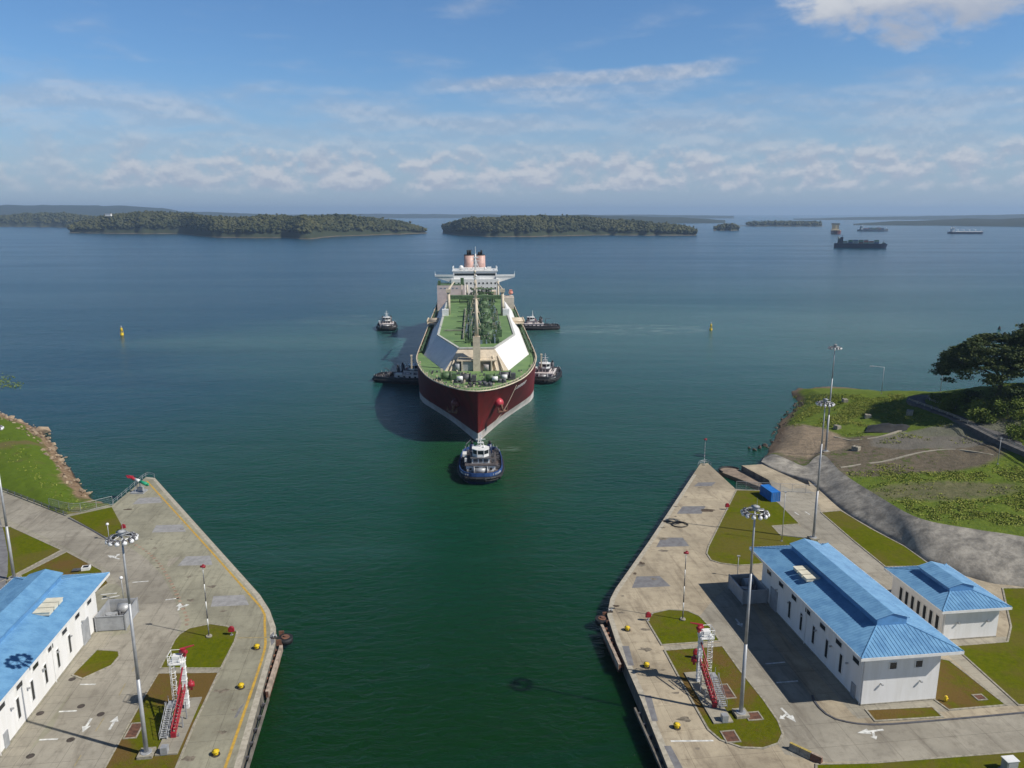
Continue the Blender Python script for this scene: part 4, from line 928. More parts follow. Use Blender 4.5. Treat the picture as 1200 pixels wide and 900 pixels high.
        for k in range(46):
            y = rg.uniform(70, 212); q = rg.uniform(.3, 1.6); s.box(sg * rg.uniform(22.6, 24.0), y, 18 + q / 2, rg.uniform(.3, .9), rg.uniform(.4, 2.4), q)
        s.cyl((sg * 23.0, 72, 19), (sg * 23.0, 212, 19), .3, .3, 6); s.cyl((sg * 23.6, 72, 18.7), (sg * 23.6, 212, 18.7), .25, .25, 6); s.build('side_piping', M['sdeck2'], t)
    # forecastle gear
    k_ = [(-11, 17), (-7, 12), (-4, 14), (-9.5, 20), (4.5, 13), (8, 12), (10, 17), (6, 19), (1, 8), (-2.5, 8), (3, 6)]
    for i, (x, y) in enumerate(k_[:8:2]):
        s = MB(); s.cyl((x - 1.6, y, 19.5), (x + 1.6, y, 19.5), 1.25, 1.25, 12); s.cyl((x - 1.9, y, 19.5), (x - 1.6, y, 19.5), 1.7, 1.7, 14); s.cyl((x + 1.6, y, 19.5), (x + 1.9, y, 19.5), 1.7, 1.7, 14); s.box(x + 2.9, y, 19.2, 1.6, 1.8, 2.2); s.box(x, y + .2, 18.3, 6, 2.6, .5)
        s.build('mooring_winch', M['dgrey'] if i % 2 else M['sdeck2'], t)
    s = MB(); s2 = MB()
    for i, (x, y) in enumerate(k_[1::2] + k_[8:]): s3 = MB(); s3.cyl((x, y, 18), (x, y, 19.3), .6, .7, 10); s3.cyl((x + 1.5, y, 18), (x + 1.5, y, 19.3), .6, .7, 10); s3.box(x + .75, y, 18.15, 3, 1.3, .3); s3.build('bollard', M['dgrey'], t)
    for i in range(130):
        a = rg.uniform(-.92, .92); y = rg.uniform(3, 34); lim = float(np.interp(y, Di[:, 0], Di[:, 1])) * .93; x = a * lim
        if abs(x) < 13 and y > 30: continue
        q = rg.uniform(.2, .9); (s if i % 4 else s2).box(x, y, 18 + q / 2, rg.uniform(.2, .8), rg.uniform(.2, .8), q)
    for i in range(26):
        j = rg.randrange(0, 70); p = Di[j]; sg = rg.choice((-1, 1)); s2.box(sg * p[1] * .955, p[0] + 1.0, 18.45, .5, .7, .9)
    s.build('deck_fittings', M['dgrey'], t, kind='stuff'); s2.build('fairleads', M['cream'], t, kind='stuff')
    for x, y in ((6.2, 11), (9.6, 14), (-6, 12)): s = MB(); s.cyl((x - 1.0, y, 19.6), (x + 1.0, y, 19.6), .8, .8, 12); s.build('rope_drum', M['white_m'], t)
    for sg in (-1, 1):
        s = MB(); s.box(sg * 24.9, 40, 20.2, .5, .9, 5); s.box(sg * 24.9, 40, 22.7, .7, 1.6, .4); s.build('fairlead_post', M['cream'], t)
    # anchors in their bolsters; shade put into the colour of the shaded-side bolster
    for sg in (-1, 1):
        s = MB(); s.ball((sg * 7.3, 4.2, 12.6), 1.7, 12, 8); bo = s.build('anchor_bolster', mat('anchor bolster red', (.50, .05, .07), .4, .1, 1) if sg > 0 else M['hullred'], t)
        s = MB(); s.cyl((sg * 8.1, 2.6, 12.4), (sg * 8.5, 2.9, 9.8), .4, .35, 8); s.cyl((sg * 7.2, 2.0, 9.8), (sg * 10.0, 4.0, 9.9), .4, .4, 8); s.cyl((sg * 7.2, 2.0, 9.8), (sg * 7.0, 1.6, 11.6), .45, .1, 6); s.cyl((sg * 10, 4.0, 9.9), (sg * 10.3, 3.6, 11.6), .45, .1, 6); s.build('anchor', M['rust'], t)
    s = MB(); rg2 = random.Random(5)
    def skin(y, z):
        k = z / DK; yy = Wi[:, 0] + (Di[:, 0] - Wi[:, 0]) * (k ** 1.1); hh = Wi[:, 1] + (Di[:, 1] - Wi[:, 1]) * k ** 1.35
        return float(np.interp(y, yy, hh))
    for sg in (1,):
        for i in range(8):
            y = 15 + i * 1.3; 
            for a, b_ in (((0, 14.6), (0, 16.1)), ((.55, 14.6), (.55, 16.1)) if i % 2 else ((0, 16.0), (.8, 16.0))):
                A = (sg * (skin(y + a[0], a[1]) + .08), y + a[0], a[1]); B = (sg * (skin(y + b_[0], b_[1]) + .08), y + b_[0], b_[1]); s.cyl(A, B, .07, .07, 4)
    s.build('bow_lettering', M['white_m'], t)
    # accommodation block, bridge, wings
    s = MB(); s.box(0, 246, 27, 29.2, 34, 18); s.build('accommodation', M['white_m'], t)
    for z in (24.5, 27.5, 30.5, 33.5):
        for k in range(11): s = MB(); s.box(-12.5 + 2.5 * k, 228.95, z, .9, .14, 1.0); s.build('window', M['glass'], t)
    s = MB(); s.box(0, 241, 38.2, 27, 16, 4.4); s.box(0, 241.4, 40.7, 28.4, 17.6, .5)
    for sg in (-1, 1):
        s.loft([[(sg * 13, 230.5, 37.6), (sg * 24.6, 231.5, 37.6), (sg * 24.6, 237, 37.6), (sg * 13, 238, 37.6)][::sg], [(sg * 13, 230.5, 36.9), (sg * 24.6, 231.5, 36.9), (sg * 24.6, 237, 36.9), (sg * 13, 238, 36.9)][::sg]], closed=True)
        s.poly([(sg * 13, 230.5, 37.6), (sg * 24.6, 231.5, 37.6), (sg * 24.6, 237, 37.6), (sg * 13, 238, 37.6)][::sg]); s.poly([(sg * 13, 230.6, 36.95), (sg * 13, 230.6, 33.4), (sg * 24.4, 231.6, 36.9)][::sg]); s.poly([(sg * 13, 231, 33.4), (sg * 13, 237.8, 33.4), (sg * 24.4, 237, 36.85), (sg * 24.4, 231.7, 36.85)][::-sg])
        s.box(sg * 18.8, 230.9, 38.1, 11.8, .2, 1.2, sg * .086); s.box(sg * 24.6, 234.2, 38.2, .25, 5.8, 1.3); s.cyl((sg * 24.6, 231.6, 38), (sg * 24.6, 231.6, 40.6), .14, .1, 6)
    br = s.build('bridge', M['white_m'], t)
    s = MB(); s.box(0, 232.95, 38.6, 25.4, .16, 1.3); s.build('bridge_window', M['glass'], br)
    s = MB(); s.box(0, 252, 37.8, 22, 18, 3.6); s.box(0, 250, 40.4, 15, 12, 2.2); s.ball((-8.6, 239, 42.4), 1.5, 10, 8); s.box(9, 240, 41.8, 2.6, 2.4, 2); s.ball((6.4, 238, 41.9), .9); s.box(-5.2, 236.5, 41.6, 2.2, 2.0, 1.6)
    for k in range(16): s.box(-13.6 + k * 1.82, 233, 41.6, .1, .1, 1.4)
    s.cyl((-13.6, 233, 42.2), (13.6, 233, 42.2), .09, .09, 4)
    for x in (-13.5, 13.5): s.tube([(x, 233, 40.9), (x * 1.02, 236, 43), (x, 246, 43), (x, 249, 40)], .25, 5)
    s.build('upper_deck', M['white_m'], t)
    s = MB(); s.cyl((.4, 238, 40.9), (.4, 238, 51), .75, .4, 8); s.cyl((.4, 238, 51), (.4, 238, 55.5), .25, .14, 6); s.box(.4, 237.8, 46.6, 5.4, .5, .4); s.box(.4, 237.6, 48.8, 3.6, .4, .7); s.box(.4, 237.8, 44.2, 3.2, 1.4, .3)
    for x in (-2, 2.8): s.cyl((x, 238.4, 41), (.4, 238, 48), .2, .2, 5)
    s.build('radar_mast', M['white_m'], t)
    for x in (-3.65, 3.5):
        s = MB(); s.sm = False; s.cyl((x, 258, 36), (x, 258, 49), 3.6, 3.3, 14); f = s.build('funnel', M['funnel'], t)
        s = MB(); s.cyl((x, 258, 49), (x, 258, 49.5), 3.32, 3.2, 14)
        for a, b_ in ((-.9, -.8), (.9, -.6), (0, .9)): s.cyl((x + a, 258 + b_, 49.4), (x + a, 258 + b_, 52.4 if x < 0 or a > 0 else 51.2), .62, .62, 8)
        s.build('exhaust_pipe', M['black'], f)
    s = MB(); s.box(-14.6, 226, 25.6, 16.6, 16, 15.2); ch = s.build('compressor_house', mat('pinkish white house', (.66, .55, .52), .6, .08, .4), t)
    s = MB(); s.sheet([(-22.8, 218.1), (-6.4, 218.1), (-6.4, 233.9), (-22.8, 233.9)], 33.22); s.build('house_deck', M['sdeck2'], ch)
    s = MB(); s.box(-9.6, 217.93, 20.8, 5.4, .14, 3.2); s.build('house_opening', M['bluegrey'], ch)
    for k in range(5): s = MB(); s.box(-20.5 + k * 2.4, 217.93, 31.6, 1.0, .14, .5); s.build('ventilator_grille', M['bluegrey'], ch)
    s = MB()
    for x in (-22.6, -17, -12, -6.8): s.box(x, 218.3, 34.1, .15, .15, 1.7)
    s.cyl((-22.6, 218.3, 34.8), (-6.8, 218.3, 34.8), .1, .1, 4); s.box(-21.6, 221, 34.6, 1.6, 2, 2.6); s.box(-7.8, 221, 35.4, 2, 2, 4.2); s.build('house_fittings', M['sdeck2'], ch)
    s = MB(); s.box(11.2, 222, 26.5, 3, 8, 6); s.cyl((13.8, 214, 18), (13.8, 214, 36), .8, .6, 8); s.cyl((-8, 214.5, 18), (-8, 214.5, 34), .35, .3, 8); s.cyl((-4.8, 213, 25), (-4.8, 213, 34), .5, .45, 8); s.build('vent_posts', M['cream'], t)
    for k in range(9):
        pass
    s = MB(); s.box(20.6, 230, 21.6, 6.4, 14, 7.2); s.box(20.6, 226, 25.6, 6.4, .4, .6); s.build('lifeboat_deck', mat('cream side house', (.66, .58, .50), .6, .1, .6), t)
    for sg in (1, -1):
        s = MB(); s.M = Matrix.Translation((sg * 22.2, 232, 27.4)) @ Matrix.Diagonal((1.5, 4.6, 1.2, 1)); s.ball((0, 0, 0), 1, 10, 8); s.M = None; s.box(sg * 22.2, 231.4, 28.7, 1.8, 3.2, 1.0); s.build('lifeboat', M['orange'], t)
    return t
ship = tanker()
# mooring line that hangs from the starboard bow
a = ship.matrix_basis @ Vector((12.6, 6.5, 18.6)); b = ship.matrix_basis @ Vector((5.6, 4.0, 7.0))
s = MB(); s.tube([a.lerp(b, k / 12) + Vector((.9, -1.4, -math.sin(math.pi * k / 12) * 1.2)) for k in range(13)], .11, 5)
tag(s.build('mooring_rope', M['cream']), 'slack pale rope hanging down the sunlit red bow of the tanker', 'rope')

# ------------------------------------------------------------------ tugs
def tug(loc, rz, label, hullm, bandm, housem, seed, prow=True):
    t = empty('tugboat', loc, rz, label, 'tugboat', 'tugs round the tanker'); rg = random.Random(seed)
    S = [(-14.6, 1.2), (-14.3, 2.6), (-13.4, 4.1), (-11.8, 5.2), (-9, 6.1), (-5, 6.5), (3, 6.5), (9, 6.1), (12.5, 5.4), (14.2, 4.2), (14.6, 2.8)]
    ys = [p[0] for p in S]; zd = [2.5 - .8 * min(1, (y + 14.6) / 16) for y in ys]
    def ring(k, dz, z=None): return [(-h * k, y * (k ** .5), (z if z is not None else d + dz)) for (y, h), d in reversed(list(zip(S, zd)))] + [(h * k, y * (k ** .5), (z if z is not None else d + dz)) for (y, h), d in zip(S, zd)]
    s = MB(); s.loft([ring(.80, 0, -1.2), ring(.90, 0, .2), ring(.985, -.5), ring(1, 0)], closed=True); s.build('hull', hullm, t)
    s = MB(); s.loft([ring(1.0, .02), ring(.99, 1.05), ring(.955, 1.05), ring(.95, .05)], closed=True); s.build('bulwark', bandm, t)
    s = MB(); L_ = ring(.965, .06); n = len(L_)
    for k in range(n // 2 - 1): s.poly([L_[k], L_[n - 1 - k], L_[n - 2 - k], L_[k + 1]][::-1])
    s.build('deck', mat('tug deck paint', (.12, .09, .085), .8, .25, 1) if seed == 1 else TUGDECK, t)
    s = MB(); f = [Vector(p) for p in ring(1.02, -.45)]; s.tube(f + [f[0]], .42, 6); f2 = [Vector(p) for p in ring(1.0, -1.15)]; s.tube(f2 + [f2[0]], .3, 5)
    for k in range(2, n - 2, 3): q = f[k]; s.cyl(q + Vector((0, 0, -.9)), q + Vector((0, 0, .35)), .5, .5, 7)
    s.build('fender', M['black'], t)
    DZ = Matrix.Translation((0, -2.2, -.75)) @ Matrix.Diagonal((1, 1, .93, 1))
    s = MB(); s.M = DZ; s.box(0, -.6, 3.7, 8.6, 12.4, 2.9); h = s.build('deckhouse', housem, t)
    s = MB(); s.M = DZ
    for k in (-1.3, 1.3): s.box(k, -6.87, 3.6, 1.5, .12, 2.2)
    s.box(-3, -6.87, 4.1, .6, .12, .7); s.box(3, -6.87, 4.1, .6, .12, .7)
    for k in range(4):
        for sg in (-1, 1): s.box(sg * 4.36, -4.6 + k * 2.7, 4.1, .12, .9, .8)
    s.build('window', M['glass'], h)
    s = MB(); s.M = DZ; s.box(0, -.6, 5.25, 9.2, 13.2, .2); s.build('boat_deck', TUGDECK if seed == 1 else housem, h)
    s = MB(); s.M = DZ; s.box(0, -1.6, 6.1, 5.2, 7.2, 1.7); s.build('upper_house', housem, t); s = MB(); s.M = DZ; s.box(0, -1.8, 7.05, 6.0, 7.6, .2); s.box(-1.5, -5.24, 6.2, 1.3, .1, 1.1); s.box(1.5, -5.24, 6.2, 1.3, .1, 1.1); s.box(0, -5.24, 6.2, 1.0, .1, 1.1); s.build('bridge_deck', M['dgrey'], t)
    s = MB(); s.M = DZ; R1, R2 = 2.6, 2.3
    oc = [(R1 * math.cos(a + math.pi / 8), -2.4 + R1 * math.sin(a + math.pi / 8)) for a in np.arange(8) * math.pi / 4]; s.prism(oc, 7.15, 8.0); oc2 = [(x * 1.06, (y + 2.4) * 1.06 - 2.4) for x, y in oc]; s.prism(oc2, 9.35, 9.6)
    for x, y in oc: s.box(x * .98, y, 8.7, .22, .22, 1.4)
    wh = s.build('wheelhouse', M['white_m'], t)
    s = MB(); s.M = DZ; s.prism([(x * .95, (y + 2.4) * .95 - 2.4) for x, y in oc], 8.0, 9.36); s.build('window', M['glass'], wh)
    s = MB(); s.M = DZ; s.cyl((0, -1.2, 9.6), (0, -1.2, 14.2), .2, .1, 6); s.box(0, -1.2, 12, 2.8, .2, .2); s.box(0, -1.3, 10.9, 1.9, .35, .3); s.box(0, -1.2, 13.2, 1.5, .14, .14); s.cyl((-1, -.8, 9.6), (0, -1.2, 12.6), .08, .08, 4); s.cyl((1, -.8, 9.6), (0, -1.2, 12.6), .08, .08, 4); s.ball((.9, -2.6, 9.9), .35); s.build('mast', M['white_m'], t)
    for sg in (-1, 1):
        s = MB(); s.M = DZ; s.cyl((sg * 2.7, 4.2, 5.2), (sg * 2.7, 4.5, 8.6), .85, .75, 10); f_ = s.build('funnel', hullm if seed == 1 else M['dgrey'], t); s = MB(); s.M = DZ; s.cyl((sg * 2.7, 4.5, 8.6), (sg * 2.7, 4.6, 9.6), .4, .4, 8); s.build('exhaust_pipe', M['black'], f_)
    s = MB(); s.M = Matrix.Translation((0, -.6, -1.0)); s.cyl((-1.7, -9.6, 3.9), (1.7, -9.6, 3.9), .85, .85, 12)
    for x in (-1.9, 1.9): s.cyl((x - .12, -9.6, 3.9), (x + .12, -9.6, 3.9), 1.3, 1.3, 14)
    s.box(0, -9.4, 2.8, 5, 2.2, .5); s.build('winch', M['grey_m'], t)
    s = MB(); s.M = Matrix.Translation((0, 0, -.4)); s.cyl((-1.2, 8.6, 3.2), (1.2, 8.6, 3.2), .7, .7, 10); s.box(2, 8.6, 3, 1.2, 1.6, 1.7); s.box(-2.6, 8, 2.8, 1.2, 1.4, 1.4); s.cyl((0, 11, 2), (0, 11, 3.6), .3, .3, 8); s.box(0, 11, 3.5, 1.8, .3, .3); s.cyl((-4.6, 6, 2.2), (-4.6, 6, 6.4), .2, .16, 6); s.cyl((-4.6, 6, 6.4), (-3.2, 9.4, 6.9), .16, .1, 6); s.M = None
    for k in range(60):
        q_ = rg.uniform(.2, 1.2); yy = rg.uniform(-11.0, 12); lim = float(np.interp(yy, ys, [p[1] for p in S])) * .9; xx = rg.choice((-1, 1)) * rg.uniform(.74, .98) * lim
        s.box(xx, yy, 2.0 + q_ / 2, rg.uniform(.2, 1.0), rg.uniform(.2, 1.2), q_)
    s.build('deck_gear', M['dgrey'], t, kind='stuff')
    s = MB(); s.M = DZ
    for k in range(34):
        a_ = rg.uniform(-1, 1); q_ = rg.uniform(.2, .8); yy = rg.uniform(-6.5, 5.5); xx = rg.choice((-1, 1)) * rg.uniform(3.0, 3.9) if rg.random() < .6 else rg.uniform(-2.6, 2.6)
        if abs(xx) < 2.9 and yy < 2.2: yy = rg.uniform(2.2, 5.4)
        s.box(xx, yy, 5.35 + q_ / 2, rg.uniform(.2, .7), rg.uniform(.2, .9), q_)
    for x in (-4.1, 4.1): s.cyl((x, -7, 6.3), (x, 5.8, 6.3), .05, .05, 4)
    for k in range(8):
        for x in (-4.1, 4.1): s.cyl((x, -7 + k * 1.8, 5.3), (x, -7 + k * 1.8, 6.3), .045, .045, 4)
    s.build('boat_deck_fittings', M['dgrey'], t, kind='stuff')
    s = MB(); s.M = DZ; s.box(-4.9, 2.8, 5.7, 1.2, 3, .9); s.box(-4.4, -3.4, 5.9, .7, .7, 1.2); s.build('life_raft', M['white_m'], t)
    s = MB(); s.M = DZ
    for sg in (-1, 1): s.cyl((sg * 1.9, .8, 7.1), (sg * 1.9, .8, 8), .16, .16, 6); s.cyl((sg * 1.9, .8, 8), (sg * 2.3, -.3, 8.4), .18, .12, 6)
    s.build('water_monitor', M['red'], t)
    s = MB(); rr = ring(1.004, .55)
    for sg in (-1, 1):
        for k in range(9):
            a = .14 + .05 * k; y0 = -14.1 + (k + 1) * .42
            x0 = float(np.interp(y0, ys, [p[1] for p in S])) + .03; z0 = 2.5 - .8 * min(1, (y0 + 14.6) / 16) + .45
            s.box(sg * x0, y0, z0, .12, .26, .42)
    s.build('bow_lettering', M['white_m'], t)
    s = MB()
    for k in range(1, n - 1, 1):
        q = Vector(ring(.93, 1.1)[k]); 
        if q.y < 4: continue
        s.cyl(q, q + Vector((0, 0, .8)), .05, .05, 4)
    s.build('railing', M['white_m'], t)
    return t
TUGDECK = mat('grey tug deck', (.10, .085, .085), .8, .25, 1)
NAVY = mat('navy hull paint', (.018, .032, .085), .4, .15, .6); BLUE = mat('blue bulwark paint', (.03, .075, .22), .4, .12, .8); BLK = mat('black hull paint', (.02, .02, .025), .5, .2, .6)
g = G(560, 566, 0); tug((g.x + .4, g.y + 12.6, 0), R(2), 'navy tug with blue bulwark and white house, nearest the camera below the tanker bow', NAVY, BLUE, M['white_m'], 1)
pinkw = mat('off white house paint', (.72, .66, .64), .5, .06, 1)
g = G(450, 388, 0); tb = tug((g.x, g.y + 13, 0), R(8), 'small black tug waiting clear of the tanker on its shaded side', BLK, BLK, pinkw, 2)
g = G(466, 449, 0); copy_tree(tb, (g.x + 3, g.y + 4, 0), R(74), 'black tug nosing into the shaded flank of the tanker')
g = G(632, 387, 0); copy_tree(tb, (g.x - 1, g.y + 6, 0), R(-84), 'black tug seen side on, pushing the sunlit flank far back')
g = G(640, 450, 0); copy_tree(tb, (g.x + .5, g.y + 13, 0), R(-10), 'black tug with white house close alongside the sunlit bow')

# ------------------------------------------------------------------ buoys and ships far out
def buoy(loc, h, label):
    t = empty('channel_buoy', loc, 0, label, 'buoy', 'yellow channel buoys'); s = MB(); s.cyl((0, 0, -.6), (0, 0, h * .2), h * .16, h * .18, 14); s.cyl((0, 0, h * .2), (0, 0, h * .28), h * .18, h * .1, 14); s.build('float', M['yellow'], t)
    s = MB()
    for k in range(4): a = k * math.pi / 2 + .4; s.cyl((math.cos(a) * h * .15, math.sin(a) * h * .15, h * .25), (math.cos(a) * h * .06, math.sin(a) * h * .06, h * .8), h * .022, None, 5)
    s.cyl((0, 0, h * .45), (0, 0, h * .75), h * .11, h * .1, 10); s.build('tower', M['yellow'], t)
    s = MB(); s.cyl((0, 0, h * .8), (0, 0, h * .92), h * .06, h * .06, 8); s.ball((0, 0, h * .95), h * .05); s.build('lantern', M['grey_m'], t)
buoy(G(143, 393, 0), 6.2, 'yellow channel buoy far left of the tanker'); buoy(G(833, 387, 0), 5.4, 'yellow channel buoy right of the tanker on open water')
def cargo_ship(name, loc, rz, L_, B_, fb, hullm, label, cat, housem, deckm, cargo=None, seed=0, low=None):
    t = empty(name, loc, rz, label, cat, 'ships anchored far out on the lake'); rg = random.Random(seed)
    S = [(-.5, .02), (-.485, .16), (-.45, .34), (-.40, .46), (-.33, .5), (.38, .5), (.46, .44), (.5, .34)]
    def ring(k, z, rake=0): return [(-h * B_ * k, y * L_ - (rake if y < -.4 else 0), z) for y, h in reversed(S)] + [(h * B_ * k, y * L_ - (rake if y < -.4 else 0), z) for y, h in S]
    s = MB(); s.loft([ring(.9, -2), ring(.97, fb * .35, L_ * .012), ring(1, fb, L_ * .03)], closed=True); s.build('hull', hullm, t)
    s = MB(); s.sheet([(p[0], p[1]) for p in ring(.97, 0, L_ * .02)], fb - .3); s.box(0, -L_ * .455, fb + 1.2, B_ * .55, L_ * .06, 2.8); s.build('deck', deckm, t)
    if low: s = MB(); s.loft([ring(.975, .1), ring(.985, fb * .34, L_ * .012)], closed=True); s.build('waterline_band', low, t)
    s = MB(); s.box(0, L_ * .37, fb + L_ * .05, B_ * .78, L_ * .075, L_ * .10); s.box(0, L_ * .36, fb + L_ * .115, B_ * .98, L_ * .05, L_ * .03); h = s.build('superstructure', housem, t)
    s = MB(); s.box(0, L_ * .36 - L_ * .0255, fb + L_ * .117, B_ * .9, .3, L_ * .012); s.build('bridge_window', M['glass'], h)
    s = MB(); s.cyl((0, L_ * .42, fb), (0, L_ * .42, fb + L_ * .13), L_ * .017, L_ * .014, 10); s.build('funnel', deckm, t)
    s = MB(); s.cyl((0, L_ * .35, fb + L_ * .12), (0, L_ * .35, fb + L_ * .175), .5, .25, 6); s.cyl((0, -L_ * .45, fb), (0, -L_ * .45, fb + L_ * .09), .45, .25, 6); s.build('mast', housem, t)
    if cargo == 'boxes':
        cm = [mat('container grey', (.25, .30, .29), .6, .1, .1), mat('container green', (.10, .22, .16), .6, .1, .1), mat('container blue', (.06, .10, .22), .6, .1, .1), mat('container red', (.25, .07, .05), .6, .1, .1)]
        bay = L_ * .10; B = [MB() for _ in cm]
        y = -L_ * .36
        while y < L_ * .30:
            for i in range(8):
                hgt_ = rg.choice((1, 2, 2, 3)) * 2.5
                for k in range(int(hgt_ / 2.5)): B[rg.choice((0, 0, 1, 1, 2, 3))].box((i - 3.5) * B_ * .115, y + bay * .45, fb + .4 + 2.5 * k + 1.2, B_ * .11, bay * .86, 2.4)
            y += bay
        for b_, m_ in zip(B, cm):
            if b_.v: b_.build('container_stack', m_, t, kind='stuff')
    elif cargo == 'hatches':
        s = MB()
        for k in range(6): s.box(0, -L_ * .36 + k * L_ * .115, fb + 1.0, B_ * .66, L_ * .09, 2.4)
        s.build('hatch_cover', housem, t)
        s = MB()
        for k in range(4): s.cyl((0, -L_ * .3 + k * L_ * .17, fb), (0, -L_ * .3 + k * L_ * .17, fb + L_ * .085), .8, .6, 6); s.cyl((0, -L_ * .3 + k * L_ * .17, fb + L_ * .07), (0, -L_ * .3 + k * L_ * .17 + 12, fb + L_ * .09), .4, .3, 5)
        s.build('deck_crane', deckm, t)
    return t
MAR = mat('dark blue ship paint', (.012, .018, .055), .45, .1, .1); DG = mat('grey green deck', (.16, .20, .19), .7, .15, .2); YH = mat('yellowish house', (.55, .46, .28), .6, .1, .2); RB = mat('red brown ship paint', (.20, .06, .045), .6, .2, .1); GB = mat('grey blue ship paint', (.16, .19, .24), .6, .1, .1)
g = G(1010, 291, 0); cargo_ship('container_ship', (g.x, g.y + 12, 0), R(70), 105, 18, 10, MAR, 'dark blue container ship, largest of the anchored ships at right', 'ship', MAR, DG, 'boxes', 1)
g = G(980, 274, 0); cargo_ship('bulk_carrier', (g.x + 22, g.y + 60, 0), R(-20), 190, 32, 12, RB, 'bulk carrier seen end on behind the dark blue ship, with a yellowish house', 'ship', YH, YH, 'hatches', 2)
g = G(1024, 271, 0); cargo_ship('container_ship', (g.x, g.y + 12, 0), R(82), 120, 22, 7, GB, 'small far ship with white house and low red and blue deck cargo', 'ship', M['white_m'], DG, 'boxes', 3)
g = G(1133, 274, 0); cargo_ship('bulk_carrier', (g.x, g.y + 12, 0), R(80), 118, 21, 7, MAR, 'far white decked ship with dark hull, alone near the right edge', 'ship', M['white_m'], M['white_m'], 'hatches', 4)
g = G(1171, 386, 0); s = MB(); s.cyl((g.x, g.y, -.3), (g.x, g.y, 1.4), 1.0, .7, 10); s.ball((g.x, g.y, 1.5), .7); tag(s.build('marker_float', M['black']), 'tiny dark float on open water above the spreading tree', 'float')

g = G(127, 252, 0); p = Vector((0, 0, 0)); d_ = ray(127, 251.5); Y_ = 3050; t = empty('distant_house', (d_.x / d_.y * Y_, Y_, zat(127, 252.5, Y_)), 0, 'tiny white building showing among the trees on the island crest', 'house'); s = MB(); s.box(0, 0, 2, 22, 10, 9); s.build('wall', M['white'], t); s = MB(); s.prism([(-12, -6), (12, -6), (12, 6), (-12, 6)], 6.52, 7.4); s.build('roof', M['white_m'], t)

